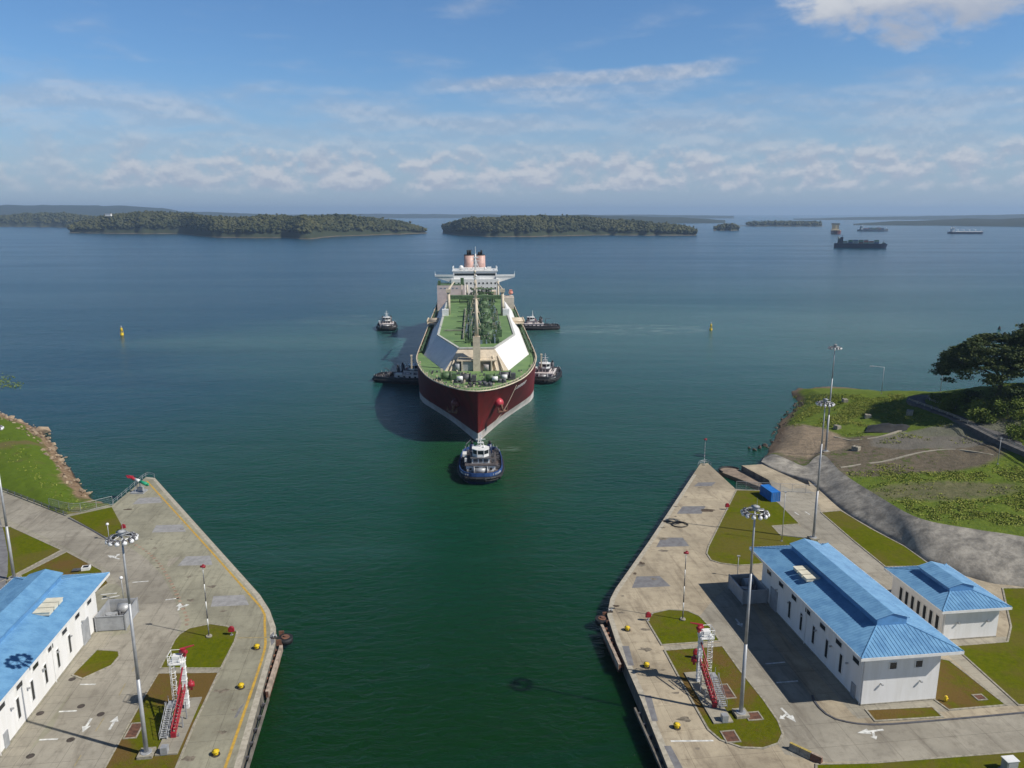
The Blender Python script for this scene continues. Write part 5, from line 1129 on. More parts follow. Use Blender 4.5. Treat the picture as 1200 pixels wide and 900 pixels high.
# ------------------------------------------------------------------ white buildings with blue hipped roofs
def roof_ribs(s, p, q, h=.05, w=.07):
    s.cyl(Vector(p) + Vector((0, 0, .01)), Vector(q) + Vector((0, 0, .01)), h, h, 4, False)
def service_building(name, sc_, tc, L_, W_, wall_h, ov, rise, inset, mon_w, mon_h, face, label, windows, seed):
    t = empty(name, LF(sc_, tc, QZ), ROT, label, 'building'); hx, hy = W_ / 2, L_ / 2; ex, ey = hx + ov, hy + ov; ze = wall_h; zr = wall_h + rise
    s = MB(); s.box(0, 0, (wall_h - .1) / 2 - .2, W_, L_, wall_h + .3); s.build('wall', M['white'], t)
    s = MB(); s.box(0, 0, .12, W_ + .12, L_ + .12, .24); s.build('plinth', M['kerb'], t)
    s = MB(); s.box(0, 0, ze + .0, 2 * ex - .1, 2 * ey - .1, .12)
    for sg in (-1, 1): s.box(sg * ex, 0, ze + .12, .14, 2 * ey + .14, .46); s.box(0, sg * ey, ze + .12, 2 * ex - .15, .14, .46)
    s.build('fascia', M['white_m'], t)
    z0 = ze + .36; hipy = ey - ex
    rz = lambda x: z0 + rise * (1 - abs(x) / ex)
    s = MB(); A, B, C, D_ = (-ex, -ey, z0), (ex, -ey, z0), (ex, ey, z0), (-ex, ey, z0); E1, E2 = (0, -hipy, z0 + rise), (0, hipy, z0 + rise)
    s.poly([A, B, E1]); s.poly([B, C, E2, E1]); s.poly([C, D_, E2]); s.poly([D_, A, E1, E2])
    n = int(2 * ey / .62)
    for k in range(1, n):
        y = -ey + 2 * ey * k / n; d = min(1, (ey - abs(y)) / ex)
        for sg in (-1, 1): roof_ribs(s, (sg * ex, y, z0), (sg * ex * (1 - d), y, z0 + rise * d))
    n = int(2 * ex / .62)
    for k in range(1, n):
        x = -ex + 2 * ex * k / n; d = 1 - abs(x) / ex
        for sg in (-1, 1): roof_ribs(s, (x, sg * ey, z0), (x, sg * (ey - ex * d), z0 + rise * d))
    for a, b_ in ((A, E1), (B, E1), (C, E2), (D_, E2)): s.cyl(a, b_, .12, .12, 6)
    rf = s.build('roof', M['blue_roof'], t)
    my = ey - inset; zb = rz(mon_w) ; zt = zb + mon_h; s = MB()
    s.box(0, 0, (zb - .6 + zt) / 2, 2 * mon_w, 2 * my - .3, zt - zb + .6); s.poly([(-mon_w, -my + .14, zt), (mon_w, -my + .14, zt), (0, -my + .14, zt + mon_w * rise / ex)]); s.poly([(mon_w, my - .14, zt), (-mon_w, my - .14, zt), (0, my - .14, zt + mon_w * rise / ex)])
    s.build('monitor', M['blue_side'], rf)
    s = MB(); mw = mon_w + .35; zz = zt + mon_w * rise / ex + .06; ze2 = zt - .35 * rise / ex + .06
    s.loft([[(-mw, -my, ze2), (0, -my, zz), (mw, -my, ze2)], [(-mw, my, ze2), (0, my, zz), (mw, my, ze2)]]); s.loft([[(-mw, -my, ze2 - .1), (0, -my, zz - .1), (mw, -my, ze2 - .1)], [(-mw, my, ze2 - .1), (0, my, zz - .1), (mw, my, ze2 - .1)]])
    for sg in (-1, 1): s.poly([(-mw, sg * my, ze2 - .1), (-mw, sg * my, ze2), (0, sg * my, zz), (mw, sg * my, ze2), (mw, sg * my, ze2 - .1), (0, sg * my, zz - .1)]); s.box(sg * mw, 0, ze2 - .05, .05, 2 * my, .14)
    n = int(2 * my / .62)
    for k in range(n + 1):
        y = -my + 2 * my * k / n
        for sg in (-1, 1): roof_ribs(s, (sg * mw, y, ze2), (0, y, zz))
    s.build('monitor_roof', M['blue_roof'], rf)
    f = face
    def opening(kind, y, z, w_, h_, m_, side=None, frame=True):
        s = MB(); fr = MB(); gx = f * hx
        if side is None:
            s.box(gx + f * .02, y, z, .10, w_, h_)
            for a, b_, c_, d_ in ((0, h_ / 2 + .05, w_ + .2, .1), (0, -h_ / 2 - .05, w_ + .2, .1)): fr.box(gx + f * .05, y + a, z + b_, .16, c_, d_)
            for q in (-1, 1): fr.box(gx + f * .05, y + q * (w_ / 2 + .05), z, .16, .1, h_)
        else:
            s.box(y, side * hy + side * .02, z, w_, .10, h_)
            for b_ in (h_ / 2 + .05, -h_ / 2 - .05): fr.box(y, side * hy + side * .05, z + b_, w_ + .2, .16, .1)
            for q in (-1, 1): fr.box(y + q * (w_ / 2 + .05), side * hy + side * .05, z, .1, .16, h_)
        o = s.build(kind, m_, t); fr.build('frame', M['grey_p'] if kind == 'door' else M['white_m'], o)
    windows(opening, t, hx, hy, f, rz, z0)
    return t
def lamp_bracket(s, x, y, z, dx, dy): s.box(x + dx * .15, y + dy * .15, z, .14 + abs(dx) * .25, .14 + abs(dy) * .25, .12); s.box(x + dx * .32, y + dy * .32, z - .05, .3, .3, .2)
def big_windows(opening, t, hx, hy, f, rz, z0):
    for k in range(7): opening('window', -hy + 2.2 + k * (2 * hy - 5.2) / 6, 6.3, 1.8, .85, M['glass'])
    for k in range(5): opening('window', -hy + 6.2 + k * 4.35, 3.3, .8, 3.2, M['glass'])
    opening('door', hy - 5.5, 2.05, 2.6, 3.9, M['grey_p']); opening('door', -hy + 2.2, 1.15, 1.0, 2.2, M['grey_p'])
    for x in (-1.6, 2.6): opening('window', x, 6.5, 1.1, 1.1, M['glass'], -1)
    for k in range(6): s = MB(); lamp_bracket(s, f * hx, -hy + 4.3 + k * 4.9, 4.6, f, 0); s.build('wall_lamp', M['grey_m'], t)
    for x in (-3.2, 3.2): s = MB(); lamp_bracket(s, x, -hy, 3.6, 0, -1); s.build('wall_lamp', M['grey_m'], t)
    for y in (0, -hy + .3): s = MB(); s.cyl((f * (hx + .1), y, 0), (f * (hx + .1), y, 8.9), .07, .07, 6); s.build('downpipe', M['white_m'], t)
    for k in range(3):
        s = MB(); x = f * 4.3; y = hy - 14.8 + k * 1.75; s.box(x, y, rz(x) + .28, 2.4, 1.35, .55); s.box(x, y, rz(x) + .58, 2.6, 1.5, .1); s.build('roof_ventilator', M['skylight'], t)
def small_windows(opening, t, hx, hy, f, rz, z0):
    for k in range(7): opening('window', -hy + 1.3 + k * 1.75, 2.9, .85, 2.6, M['glass'])
    for k in range(2): opening('window', -hy + 3.6 + k * 6, 5.2, 4.6, .4, M['glass'])
    for x in (-2.4, 3.2): s = MB(); lamp_bracket(s, x, -hy, 3.4, 0, -1); s.build('wall_lamp', M['grey_m'], t)
    s = MB(); s.cyl((-hx + .3, -hy - .1, 0), (-hx + .3, -hy - .1, 6), .07, .07, 6); s.build('downpipe', M['white_m'], t)
service_building('service_building', 116.0, 71.9, 35.4, 12.3, 9.0, 2.0, 2.5, 5.5, 2.45, 1.2, -1, 'long white building with blue hipped roof, its doored side in shade', big_windows, 1)
service_building('service_building', 119.8, -65.0, 35.4, 12.3, 9.0, 2.0, 2.5, 5.5, 2.45, 1.2, 1, 'long white building with blue hipped roof, its doored side sunlit', big_windows, 2)
service_building('service_building', 121.3, 95.2, 14.8, 10.6, 6.0, 1.2, 1.9, 4.2, 2.3, .9, -1, 'small square white building with blue hipped roof below the grey slope', small_windows, 3)

def enclosure(s0, s1, t0, t1, label):
    c = LF((s0 + s1) / 2, (t0 + t1) / 2, QZ); t = empty('equipment_enclosure', c, ROT, label, 'enclosure'); hx, hy = (t1 - t0) / 2, (s1 - s0) / 2; h = 2.7
    s = MB()
    for sg in (-1, 1): s.box(sg * (hx - .08), 0, h / 2 + .15, .16, 2 * hy, h); s.box(0, sg * (hy - .08), h / 2 + .15, 2 * hx - .33, .16, h)
    s.build('panel', M['grey_p'], t)
    s = MB()
    for sx in (-1, 1):
        for sy in (-1, 1): s.box(sx * (hx + .03), sy * (hy + .03), h / 2 + .2, .18, .18, h + .4)
    for sg in (-1, 1): s.box(sg * hx, 0, h + .2, .22, 2 * hy - .2, .1); s.box(0, sg * hy, h + .2, 2 * hx - .24, .22, .1)
    s.build('frame', M['grey_m'], t)
    s = MB(); s.cyl((-hx * .1, hy * .45, 1.9), (hx * .7, hy * .45, 1.9), 1.0, 1.0, 14); s.box(hx * .3, hy * .45, .7, hx * .8, 1.2, 1.2); s.build('tank', M['grey_m'], t)
    s = MB(); s.box(-hx * .35, -hy * .35, 1.1, hx * .8, hy * .7, 2.0); s.cyl((-hx * .4, -hy * .3, 2.1), (-hx * .4, -hy * .3, 2.3), .6, .6, 12); s.build('machine', M['grey_p'], t); s = MB(); s.cyl((hx * .4, -hy * .4, .2), (hx * .4, -hy * .4, 2.9), .18, .18, 8); s.box(hx * .45, -hy * .1, .9, .7, .9, 1.6); s.build('pipework', M['dgrey'], t)
enclosure(135.2, 141.6, -58.4, -53.4, 'grey panelled equipment enclosure in sunlight at the end of the building')
enclosure(130.4, 137.2, 60.6, 65.4, 'grey panelled equipment enclosure in the shadow of the long building')

# ------------------------------------------------------------------ high masts
def high_mast(loc, h, label):
    t = empty('high_mast_light', loc, ROT, label, 'light mast', 'high mast lights on the quays')
    s = MB(); s.cyl((0, 0, .5), (0, 0, h * .36), .31, .245, 12); s.cyl((0, 0, h * .36), (0, 0, h * .70), .23, .18, 12); s.cyl((0, 0, h * .70), (0, 0, h - .2), .17, .12, 12); s.cyl((0, 0, .45), (0, 0, .6), .75, .75, 12); s.build('pole', M['grey_m'], t)
    s = MB(); s.box(0, 0, .2, 2.0, 2.0, .62); s.build('base', M['kerb'], t)
    s = MB(); RR = 1.3; ring = [(math.cos(a) * RR, math.sin(a) * RR, h - .35) for a in np.linspace(0, 2 * math.pi, 25)]; s.tube(ring, .09, 5)
    for k in range(6): a = k * math.pi / 3; s.cyl((0, 0, h - .15), (math.cos(a) * RR, math.sin(a) * RR, h - .35), .06, .06, 4)
    s.build('head_ring', M['grey_m'], t)
    s = MB(); s.cyl((0, 0, h - .2), (0, 0, h + .35), .45, .4, 12); s.cyl((0, 0, h + .35), (0, 0, h + .55), .65, .2, 12); s.cyl((.2, 0, h + .5), (.2, 0, h + 1.6), .03, .02, 4); s.build('hub', M['grey_p'], t)
    for k in range(12):
        a = 2 * math.pi * k / 12; d = Vector((math.cos(a), math.sin(a), 0)); p = d * RR + Vector((0, 0, h - .5)); s = MB()
        s.cyl(p - d * .05 + Vector((0, 0, .12)), p + d * .40 - Vector((0, 0, .2)), .19, .37, 10); l = s.build('floodlight', M['dgrey'], t)
        s = MB(); s.ball(p + d * .40 - Vector((0, 0, .18)), .34, 8, 5); s.build('lens', M['lamp'], l)
    return t
hm = high_mast(G(172, 885), 32.8, 'grey high mast of floodlights on the yellow lined quay, standing in dry lawn')
def hgt(ub, vb, ut, vt, z=QZ): g = G(ub, vb, z); return zat(ut, vt, g.y) - z
copy_tree(hm, G(868, 838), ROT, 'grey high mast of floodlights nearest on the container quay, beside the red gangway')
copy_tree(hm, G(953, 632), ROT, 'grey high mast of floodlights behind the long right building, at the lawn path')
copy_tree(hm, GT(967.5, 529) - Vector((0, 0, .3)), ROT, 'grey high mast of floodlights farthest away, on the headland top')
copy_tree(hm, G(17, 680), ROT, 'grey high mast of floodlights at the left edge behind the blue roof')

# ------------------------------------------------------------------ gangway towers
def gangway_tower(loc, side, label):
    t = empty('gangway_tower', loc, ROT, label, 'gangway tower', 'red and white gangway towers'); q = side
    s = MB(); s.box(0, -4, .12, 3.0, 13, .3); s.build('base', M['path'], t)
    s = MB(); s.box(q * .0, 0, 4.6, .62, .62, 8.9)
    for z in np.arange(1, 9, 1.0): s.box(0, 0, z, .74, .74, .10)
    s.build('column', M['white_m'], t)
    s = MB(); s.box(-q * .75, -.2, 8.2, 2.1, 1.9, .16); s.box(-q * .75, -.2, 8.8, 1.1, 1.0, .9)
    X0, X1 = q * .28, -q * 1.78
    for x in (X0, X1):
        for y in (-1.1, .7): s.cyl((x, y, 8.2), (x, y, 9.6), .05, .05, 4)
    for z in (8.9, 9.6): s.tube([(X0, -1.1, z), (X1, -1.1, z), (X1, .7, z), (X0, .7, z), (X0, -1.1, z)], .045, 4)
    s.build('platform', M['white_m'], t)
    s = MB()
    for x in (-.3, .3): s.cyl((-q * 1.3 + x, -.6, .2), (-q * 1.3 + x, -.6, 9), .05, .05, 4)
    for z in np.arange(.5, 9, .4): s.cyl((-q * 1.3 - .3, -.6, z), (-q * 1.3 + .3, -.6, z), .035, .035, 4)
    for z in np.arange(2.4, 9, .9): s.tube([(-q * 1.3 + .42 * math.cos(a), -.6 - .75 * math.sin(a), z) for a in np.linspace(0, math.pi, 7)], .035, 4)
    for a in (.7, 1.57, 2.4): s.cyl((-q * 1.3 + .42 * math.cos(a), -.6 - .75 * math.sin(a), 2.4), (-q * 1.3 + .42 * math.cos(a), -.6 - .75 * math.sin(a), 9), .03, .03, 4)
    s.build('ladder', M['white_m'], t)
    s = MB(); s.box(q * .3, .0, 9.5, .5, .5, 1.3); s.cyl((q * -.2, -.1, 10.1), (q * 1.7, .5, 10.3), .17, .1, 6); s.cyl((q * -.2, -.1, 9.8), (q * .9, -.6, 9.9), .28, .28, 8); s.build('winch_head', M['red'], t); s = MB(); s.cyl((q * .4, .2, 3.9), (q * 1.2, .5, 3.9), .5, .42, 12); s.cyl((q * .75, .4, 3.0), (q * .75, .4, 4.6), .2, .2, 8); s.build('hoist', M['red'], t)
    A, B = Vector((0, -.9, 3.9)), Vector((0, -6.8, .7)); s = MB()
    for x in (-.28, .28):
        for dz in (0, .9): s.cyl(A + Vector((x, 0, dz)), B + Vector((x, 0, dz)), .085, .085, 5)
        N_ = 9
        for k in range(N_ + 1):
            p = A.lerp(B, k / N_) + Vector((x, 0, 0)); s.cyl(p, p + Vector((0, 0, .9)), .06, .06, 4)
            if k < N_: s.cyl(p, A.lerp(B, (k + 1) / N_) + Vector((x, 0, .9)), .045, .045, 4)
    for k in range(14): p = A.lerp(B, (k + .5) / 14); s.box(p.x, p.y, p.z, .54, .34, .07)
    s.box(0, -6.9, .6, .7, .3, .9); s.cyl((0, -.3, 7.2), (0, -3.6, 4.9), .12, .12, 6); s.build('gangway', M['red'], t)
    s = MB()
    for y, z in ((-2.8, 3.1), (-4.8, 2.0), (-6.8, .9)):
        for x in (-.7, .7): s.box(x, y, z / 2, .16, .16, z)
        s.box(0, y, z * .5, 1.4, .12, .12)
    X = -q * 1.35
    for x in (X - .5, X + .5): s.cyl((x, -7.2, .3), (x, -3.2, 2.6), .06, .06, 4); s.cyl((x, -7.2, 1.2), (x, -3.2, 3.5), .04, .04, 4)
    for k in range(14): p = Vector((X, -7.0, .45)).lerp(Vector((X, -3.3, 2.5)), k / 13); s.box(p.x, p.y, p.z, 1.0, .3, .05)
    for k in range(6):
        for x in (X - .5, X + .5): p = Vector((x, -7.2, .3)).lerp(Vector((x, -3.2, 2.6)), k / 5); s.cyl(p, p + Vector((0, 0, 1)), .04, .04, 4)
    s.box(X, -2.4, 2.6, 1.2, 1.6, .1)
    for x in (X - .7, X + .7):
        for y in (-3.2, -1.6): s.cyl((x, y, .2), (x, y, 3.5), .05, .05, 4)
    s.build('stair', M['grey_m'], t); s = MB(); s.box(X * .2, -10.1, .7, .9, .9, 1.1); s.build('control_box', M['grey_m'], t)
gangway_tower(LF(110.0, -36.0, QZ + .02), 1, 'red and white gangway tower on the island of the yellow lined quay')
gangway_tower(LF(107.2, 43.3, QZ + .02), -1, 'red and white gangway tower on the island facing the two storey side windows')

# ------------------------------------------------------------------ bollards, cabinets, poles
def bollard(loc, label):
    t = empty('mooring_bollard', loc, 0, label, 'bollard', 'yellow mooring bollards'); s = MB(); s.cyl((0, 0, 0), (0, 0, .1), .6, .58, 16); s.build('base', M['iron'], t)
    s = MB(); s.cyl((0, 0, .1), (0, 0, .4), .36, .3, 14); s.cyl((0, 0, .4), (0, 0, .54), .3, .52, 14); s.cyl((0, 0, .54), (0, 0, .7), .52, .44, 14); s.cyl((0, 0, .7), (0, 0, .78), .44, .18, 14); s.build('head', M['yellow'], t); return t
b0 = bollard(G(301, 760), 'yellow mooring bollard on the yellow lined quay nearest its wheel fender')
for u, v, lb in ((282.5, 806, 'yellow mooring bollard middle one beside the yellow edge line'), (253, 884.5, 'yellow mooring bollard on the yellow lined quay farthest from its wheel fender'), (735, 738.5, 'yellow mooring bollard on the unlined quay nearest its wheel fender'),
                 (757.5, 781.5, 'yellow mooring bollard middle one on the unlined quay'), (793, 853, 'yellow mooring bollard just above the white stop line')): copy_tree(b0, G(u, v), 0, lb)
def cabinet(loc, label):
    t = empty('lifebuoy_cabinet', loc, ROT, label, 'lifebuoy cabinet', 'red lifebuoy cabinets'); s = MB(); s.cyl((0, 0, 0), (0, 0, .7), .07, .07, 8); s.box(0, 0, .03, .5, .4, .06); s.build('post', M['grey_m'], t)
    s = MB(); s.cyl((0, -.17, 1.15), (0, .17, 1.15), .52, .52, 16); s.box(0, 0, .9, 1.02, .33, .5); s.build('case', M['red'], t); s = MB(); s.cyl((0, -.2, 1.15), (0, -.17, 1.15), .4, .44, 16); s.build('door', M['red'], t); return t
c0_ = cabinet(G(271.5, 744, 2.6), 'red lifebuoy cabinet at the lawn corner by the left corner fender')
for u, v, lb in ((145, 622, 'red lifebuoy cabinet on the grass tip beside the left mast head'), (759.5, 727, 'red lifebuoy cabinet at the rounded end of the right traffic island'), (852, 597, 'red lifebuoy cabinet on the lawn edge of the far right quay'), (815.5, 771, 'red lifebuoy cabinet behind the white column of the right gangway tower')):
    copy_tree(c0_, G(u, v, 2.58), ROT, lb)
def signal_pole(loc, h, label, band=True):
    t = empty('signal_pole', loc, 0, label, 'signal pole', 'slender poles with red heads'); s = MB(); s.cyl((0, 0, 0), (0, 0, .25), .55, .5, 12); s.build('base', M['kerb'], t)
    s = MB(); n = 8
    for k in range(n):
        s.cur = k % 2; s.cyl((0, 0, .2 + (h - .2) * k / n), (0, 0, .2 + (h - .2) * (k + 1) / n), .11 - .006 * k, None, 8)
    s.build('pole', [M['dgrey'], M['white_m']] if band else [M['grey_m'], M['grey_m']], t)
    s = MB(); s.cyl((-.42, 0, h), (.42, 0, h), .18, .27, 10); s.box(.1, 0, h + .22, .3, .26, .3); s.build('head', M['red'], t)
signal_pole(G(245, 746, 2.6), hgt(245, 746, 240, 664), 'banded signal pole with red head on the lawn of the yellow lined quay')
signal_pole(G(800, 726, 2.6), hgt(800, 726, 804, 648), 'banded signal pole with red head above the lawn facing the shaded enclosure')
signal_pole(G(825, 545), hgt(825, 545, 827, 515), 'slender pole with red head at the very tip of the unlined quay', False)
def post_lamp(loc, h, label, arm=0.0, head='globe', az=0.0):
    t = empty('lamp_post', loc, az, label, 'lamp post'); s = MB(); s.cyl((0, 0, -.3), (0, 0, h), .10, .07, 8); s.box(0, 0, .05, .4, .4, .3)
    if arm: s.cyl((0, 0, h - .1), (-arm, 0, h + .3), .06, .05, 6)
    s.build('pole', M['grey_m'], t); s = MB()
    if arm: s.box(-arm - .5, 0, h + .3, 1.5, .5, .22)
    elif head == 'globe': s.ball((0, 0, h + .15), .34, 10, 8)
    else: s.box(0, 0, h + .1, .6, .3, .2)
    s.build('lamp_head', M['lamp'] if head == 'globe' and not arm else M['grey_p'], t)
post_lamp(G(128, 633), hgt(128, 633, 127, 615), 'short post with a white globe on the grass tip of the left road')
post_lamp(G(145, 704), hgt(145, 704, 144, 678), 'short post with a white globe behind the left enclosure')
post_lamp(G(864, 676), hgt(864, 676, 865, 652), 'plain grey post behind the right enclosure', 0, 'bar')
post_lamp(G(916, 634.5), hgt(916, 634.5, 918, 577), 'thin lamp post with a pale footing in the right lawn', 0, 'bar')
def GTs(u, v): p = GT(u, v); return p
p = GTs(1033, 461.5); post_lamp(p, zat(1035, 430, p.y) - p.z, 'street lamp with an arm over the water on the headland crest', 4.2, 'arm')
p = GTs(1102, 459); post_lamp(p, zat(1102, 434, p.y) - p.z, 'dark thin post left of the spreading tree', 0, 'bar')
p = GTs(1169, 544); post_lamp(p, zat(1171, 514, p.y) - p.z, 'thin post beside the headland track', 0, 'bar')

# direction arrow at the tip of the left quay
b = G(163, 577); t = empty('direction_arrow', b, 0, 'large red, white and green pointer arrow on the tip of the yellow lined quay', 'signal arrow')
c = Vector((0, 0, zat(158, 563, b.y) - QZ)); d = (G(150.5, 554.5, 7) - G(170, 572, 3.6)); d.z = 1.1; d.normalize(); Lr = 5.0
side = d.cross(Vector((0, 0, 1))).normalized()
s = MB()
for x in (-.9, .9): s.cyl((x, -.6, 0), c + Vector((x * .3, 0, 0)), .1, .08, 6); s.cyl((x, .9, 0), c + Vector((x * .3, 0, 0)), .1, .08, 6)
s.box(0, .1, .2, 3.4, 3, .4); s.box(.5, .1, .9, 1.2, 1.2, 1.2); s.build('stand', M['grey_m'], t)
s = MB(); s.loft([[c + d * a + side * w_ * e + Vector((0, 0, .1)) for w_ in (-1, 1)] for a, e in ((1.1, .28), (2.2, .5), (2.6, 1.0), (4.2, .25))]); s.cyl(c + d * .9, c + d * 4.2, .42, .2, 8); s.build('red_tip', M['red'], t)
s = MB(); s.cyl(c - d * .8, c + d * .9, .42, .38, 8); s.build('hub', M['white_m'], t)
s = MB(); s.cyl(c - d * .8, c - d * 3.6, .40, .5, 8); s.cyl(c - d * 3.6, c - d * 4.1, .5, .1, 8); s.build('green_tail', M['green'], t)

# corner fenders
def corner_fender(sg, loc, label, s0):
    """wheel fender at the wall corner"""
    t = empty('wheel_fender', loc, ROT, label, 'fender'); s = MB(); s.box(-sg * .3, 0, -1.0, 1.0, 3.0, .3)
    for y in (-1.5, 1.5): s.box(-sg * .4, y, -.45, .9, .2, 1.1)
    s.build('bracket', M['rust'], t); s = MB(); s.cyl((sg * .5, 0, -1.25), (sg * .5, 0, -.3), 1.3, 1.3, 20); s.build('wheel', M['black'], t)
    s = MB(); s.cyl((sg * .5, 0, -.3), (sg * .5, 0, -.18), .8, .7, 14); s.cyl((sg * .5, 0, -.18), (sg * .5, 0, .05), .3, .3, 10); s.build('hub', M['rust'], t)
corner_fender(1, LF(130.0, -25.2, QZ - .1), 'rusty wheel fender on the wall corner where the yellow line bends', 0)
corner_fender(-1, LF(129.5, 33.4, QZ - .1), 'rusty wheel fender on the wall corner of the unlined quay', 0)
def rub_rail(sg, tq, sA, sB, label):
    t = empty('fender_beam', LF((sA + sB) / 2, tq, QZ), ROT, label, 'fender'); L_ = sA - sB; s = MB(); s.box(sg * .85, 0, -.85, .35, L_, 1.1); s.box(sg * .68, 0, -2.6, .3, L_ * .8, 1.4); s.build('rail', M['rust'], t)
    s = MB(); s.box(sg * 1.08, 0, -.8, .12, L_, 1.0); s.box(sg * .86, 0, -.24, .5, L_, .12); s.build('face', M['fenderface'], t); s = MB()
    for k in range(8): s.box(sg * .34, -L_ / 2 + L_ * (k + .5) / 8, -.9, .7, .5, .7)
    s.build('bracket', M['rust'], t); s = MB()
    for k in range(5): s.cyl((sg * .5, -L_ / 2 + L_ * (k + .5) / 5, -2.2), (sg * .5, -L_ / 2 + L_ * (k + .5) / 5, -1.2), .42, .42, 10)
    s.build('buffer', M['black'], t)
rub_rail(1, -25.8, 127.0, 113.5, 'rusty beam fender with pale rubbing face along the lock wall with the yellow line')
rub_rail(-1, 33.1, 127, 114, 'rusty beam fender with pale rubbing face along the lock wall without a line')
def long_rail(sg, tq, sA, sB, label):
    t = empty('fender_beam', LF((sA + sB) / 2, tq, QZ), ROT, label, 'fender'); L_ = sA - sB; s = MB(); s.box(sg * .7, 0, -.9, .3, L_, .5); s.build('rail', M['wallc'], t); s = MB()
    for k in range(24): s.box(sg * .28, -L_ / 2 + L_ * (k + .5) / 24, -1.0, .55, .3, .7)
    s.build('bracket', M['dgrey'], t)
long_rail(1, -25.3, 112.5, 40, 'long low concrete rubbing beam along the lock wall with the yellow line'); long_rail(-1, 32.4, 103, 40, 'long low concrete rubbing beam along the lock wall without a line')
def edge_rail(name, pix, h, label, cat, step=2.5, mesh=False, z=QZ, m=None, world=None):
    P = catmull(world or gp(pix, z), 80) if len(pix or world) > 2 else [G(*pix[0], z).lerp(G(*pix[1], z), k / 79) for k in range(80)]
    t = empty(name, P[0], 0, label, cat); o = P[0]; P = [p - o for p in P]; L_ = sum((b_ - a_).length for a_, b_ in zip(P[:-1], P[1:])); n = max(2, int(L_ / step)); m = m or M['grey_m']
    s = MB()
    for k in range(n + 1): p = P[int(round(k * 79 / n))]; s.cyl(p, p + Vector((0, 0, h)), .055, .055, 5)
    s.build('posts', m, t); s = MB()
    for f in ((1.0, .55) if not mesh else (1.0, .05)): s.tube([p + Vector((0, 0, h * f)) for p in P[::3] + [P[-1]]], .04, 4)
    if mesh:
        for a_, b_ in zip(P[:-1:2], P[2::2]):
            for k in range(3): f = k / 3; p = a_.lerp(b_, f); s.cyl(p + Vector((0, 0, .1)), p + Vector((0, 0, h)), .012, .012, 3, False)
        for f in (.25, .5, .75): s.tube([p + Vector((0, 0, h * f)) for p in P[::3]], .014, 3)
    s.build('rails' if not mesh else 'wire_mesh', m, t)
edge_rail('handrail', [(133, 590.5), (147, 579), (171, 558.8), (181, 559.5)], 1.1, 'thin grey handrail round the quay tip by the pointer arrow', 'handrail')
edge_rail('wire_fence', [(58, 594), (90, 600), (132, 591.5)], 2.3, 'tall thin wire fence across the grass by the left shore', 'fence', 3, True)
edge_rail('handrail', [(818, 546), (821, 544), (829, 543.2), (833, 546)], 1.1, 'thin grey handrail round the quay tip by the red headed pole', 'handrail', 1.5)
edge_rail('wire_fence', [(862.5, 573.5), (893, 575), (958, 578)], 2.3, 'tall thin wire fence running behind the blue container', 'fence', 3, True)
def guard_rail(P, label, m, h=.85):
    t = empty('guard_rail', P[0], 0, label, 'guard rail'); o = P[0]; P = [p - o for p in P]; s = MB()
    for k in range(0, len(P), 2): s.box(P[k].x, P[k].y, P[k].z + h / 2, .16, .16, h)
    s.build('posts', M['grey_m'], t); s = MB()
    for dz in (h * .45, h * .9):
        for a_, b_ in zip(P[:-1], P[1:]): s.cyl(a_ + Vector((0, 0, dz)), b_ + Vector((0, 0, dz)), .12, .12, 4)
    s.build('rails', m, t)
guard_rail(catmull(gp([(-120, 540), (-60, 557.5), (0, 574.5), (40, 589.5), (79, 604.8)]), 50), 'dark double guard rail along the far side of the left road', M['dgrey'], 1.0)
zz = rz_ + .7
guard_rail([Vector((p[0], p[1], z)) for p, z in zip(rb[6:44], zz[6:44])], 'guard rail along the near side of the curving headland road', M['kerb'])
guard_rail([Vector((p[0], p[1], z)) for p, z in zip(ra[0:14], zz[0:14])], 'short guard rail on the far side of the headland road bend', M['kerb'])

# ------------------------------------------------------------------ smaller things
def container():
    a, b_, c = G(893, 581), G(903.7, 588.6), G(915.6, 586.6); d = (a - b_); d.z = 0; L_ = 6.06; w_ = 2.44
    rz = math.atan2(-d.normalized().x, d.normalized().y); t = empty('shipping_container', b_ + d.normalized() * L_ / 2 + Vector((math.cos(rz), math.sin(rz), 0)) * w_ / 2 + Vector((0, 0, .05)), rz, 'bright blue shipping container on the grass by the wire fence', 'container')
    s = MB(); s.box(0, 0, 1.3, w_ - .08, L_ - .08, 2.5)
    for k in range(22):
        for sg in (-1, 1): s.box(sg * (w_ / 2 - .02), -L_ / 2 + .35 + k * (L_ - .7) / 21, 1.3, .07, .14, 2.2)
        s.box(0, -L_ / 2 + .35 + k * (L_ - .7) / 21, 2.555, w_ - .3, .14, .05)
    s.build('body', M['blue_box'], t); s = MB()
    for x in (-1, 1):
        for y in (-1, 1): s.box(x * (w_ / 2 - .05), y * (L_ / 2 - .05), 1.3, .17, .17, 2.62)
        s.box(x * (w_ / 2 - .05), 0, 2.55, .14, L_ - .28, .12); s.box(x * (w_ / 2 - .05), 0, .1, .14, L_ - .28, .16); s.box(0, x * (L_ / 2 - .05), 2.55, w_ - .3, .13, .12); s.box(0, x * (L_ / 2 - .05), .1, w_ - .3, .13, .16)
    s.build('frame', M['blue_box'], t); s = MB()
    for x in (-.75, -.3, .3, .75): s.cyl((x, -L_ / 2 - .03, .25), (x, -L_ / 2 - .03, 2.4), .03, .03, 5)
    s.build('lock_bars', M['grey_m'], t)
container()
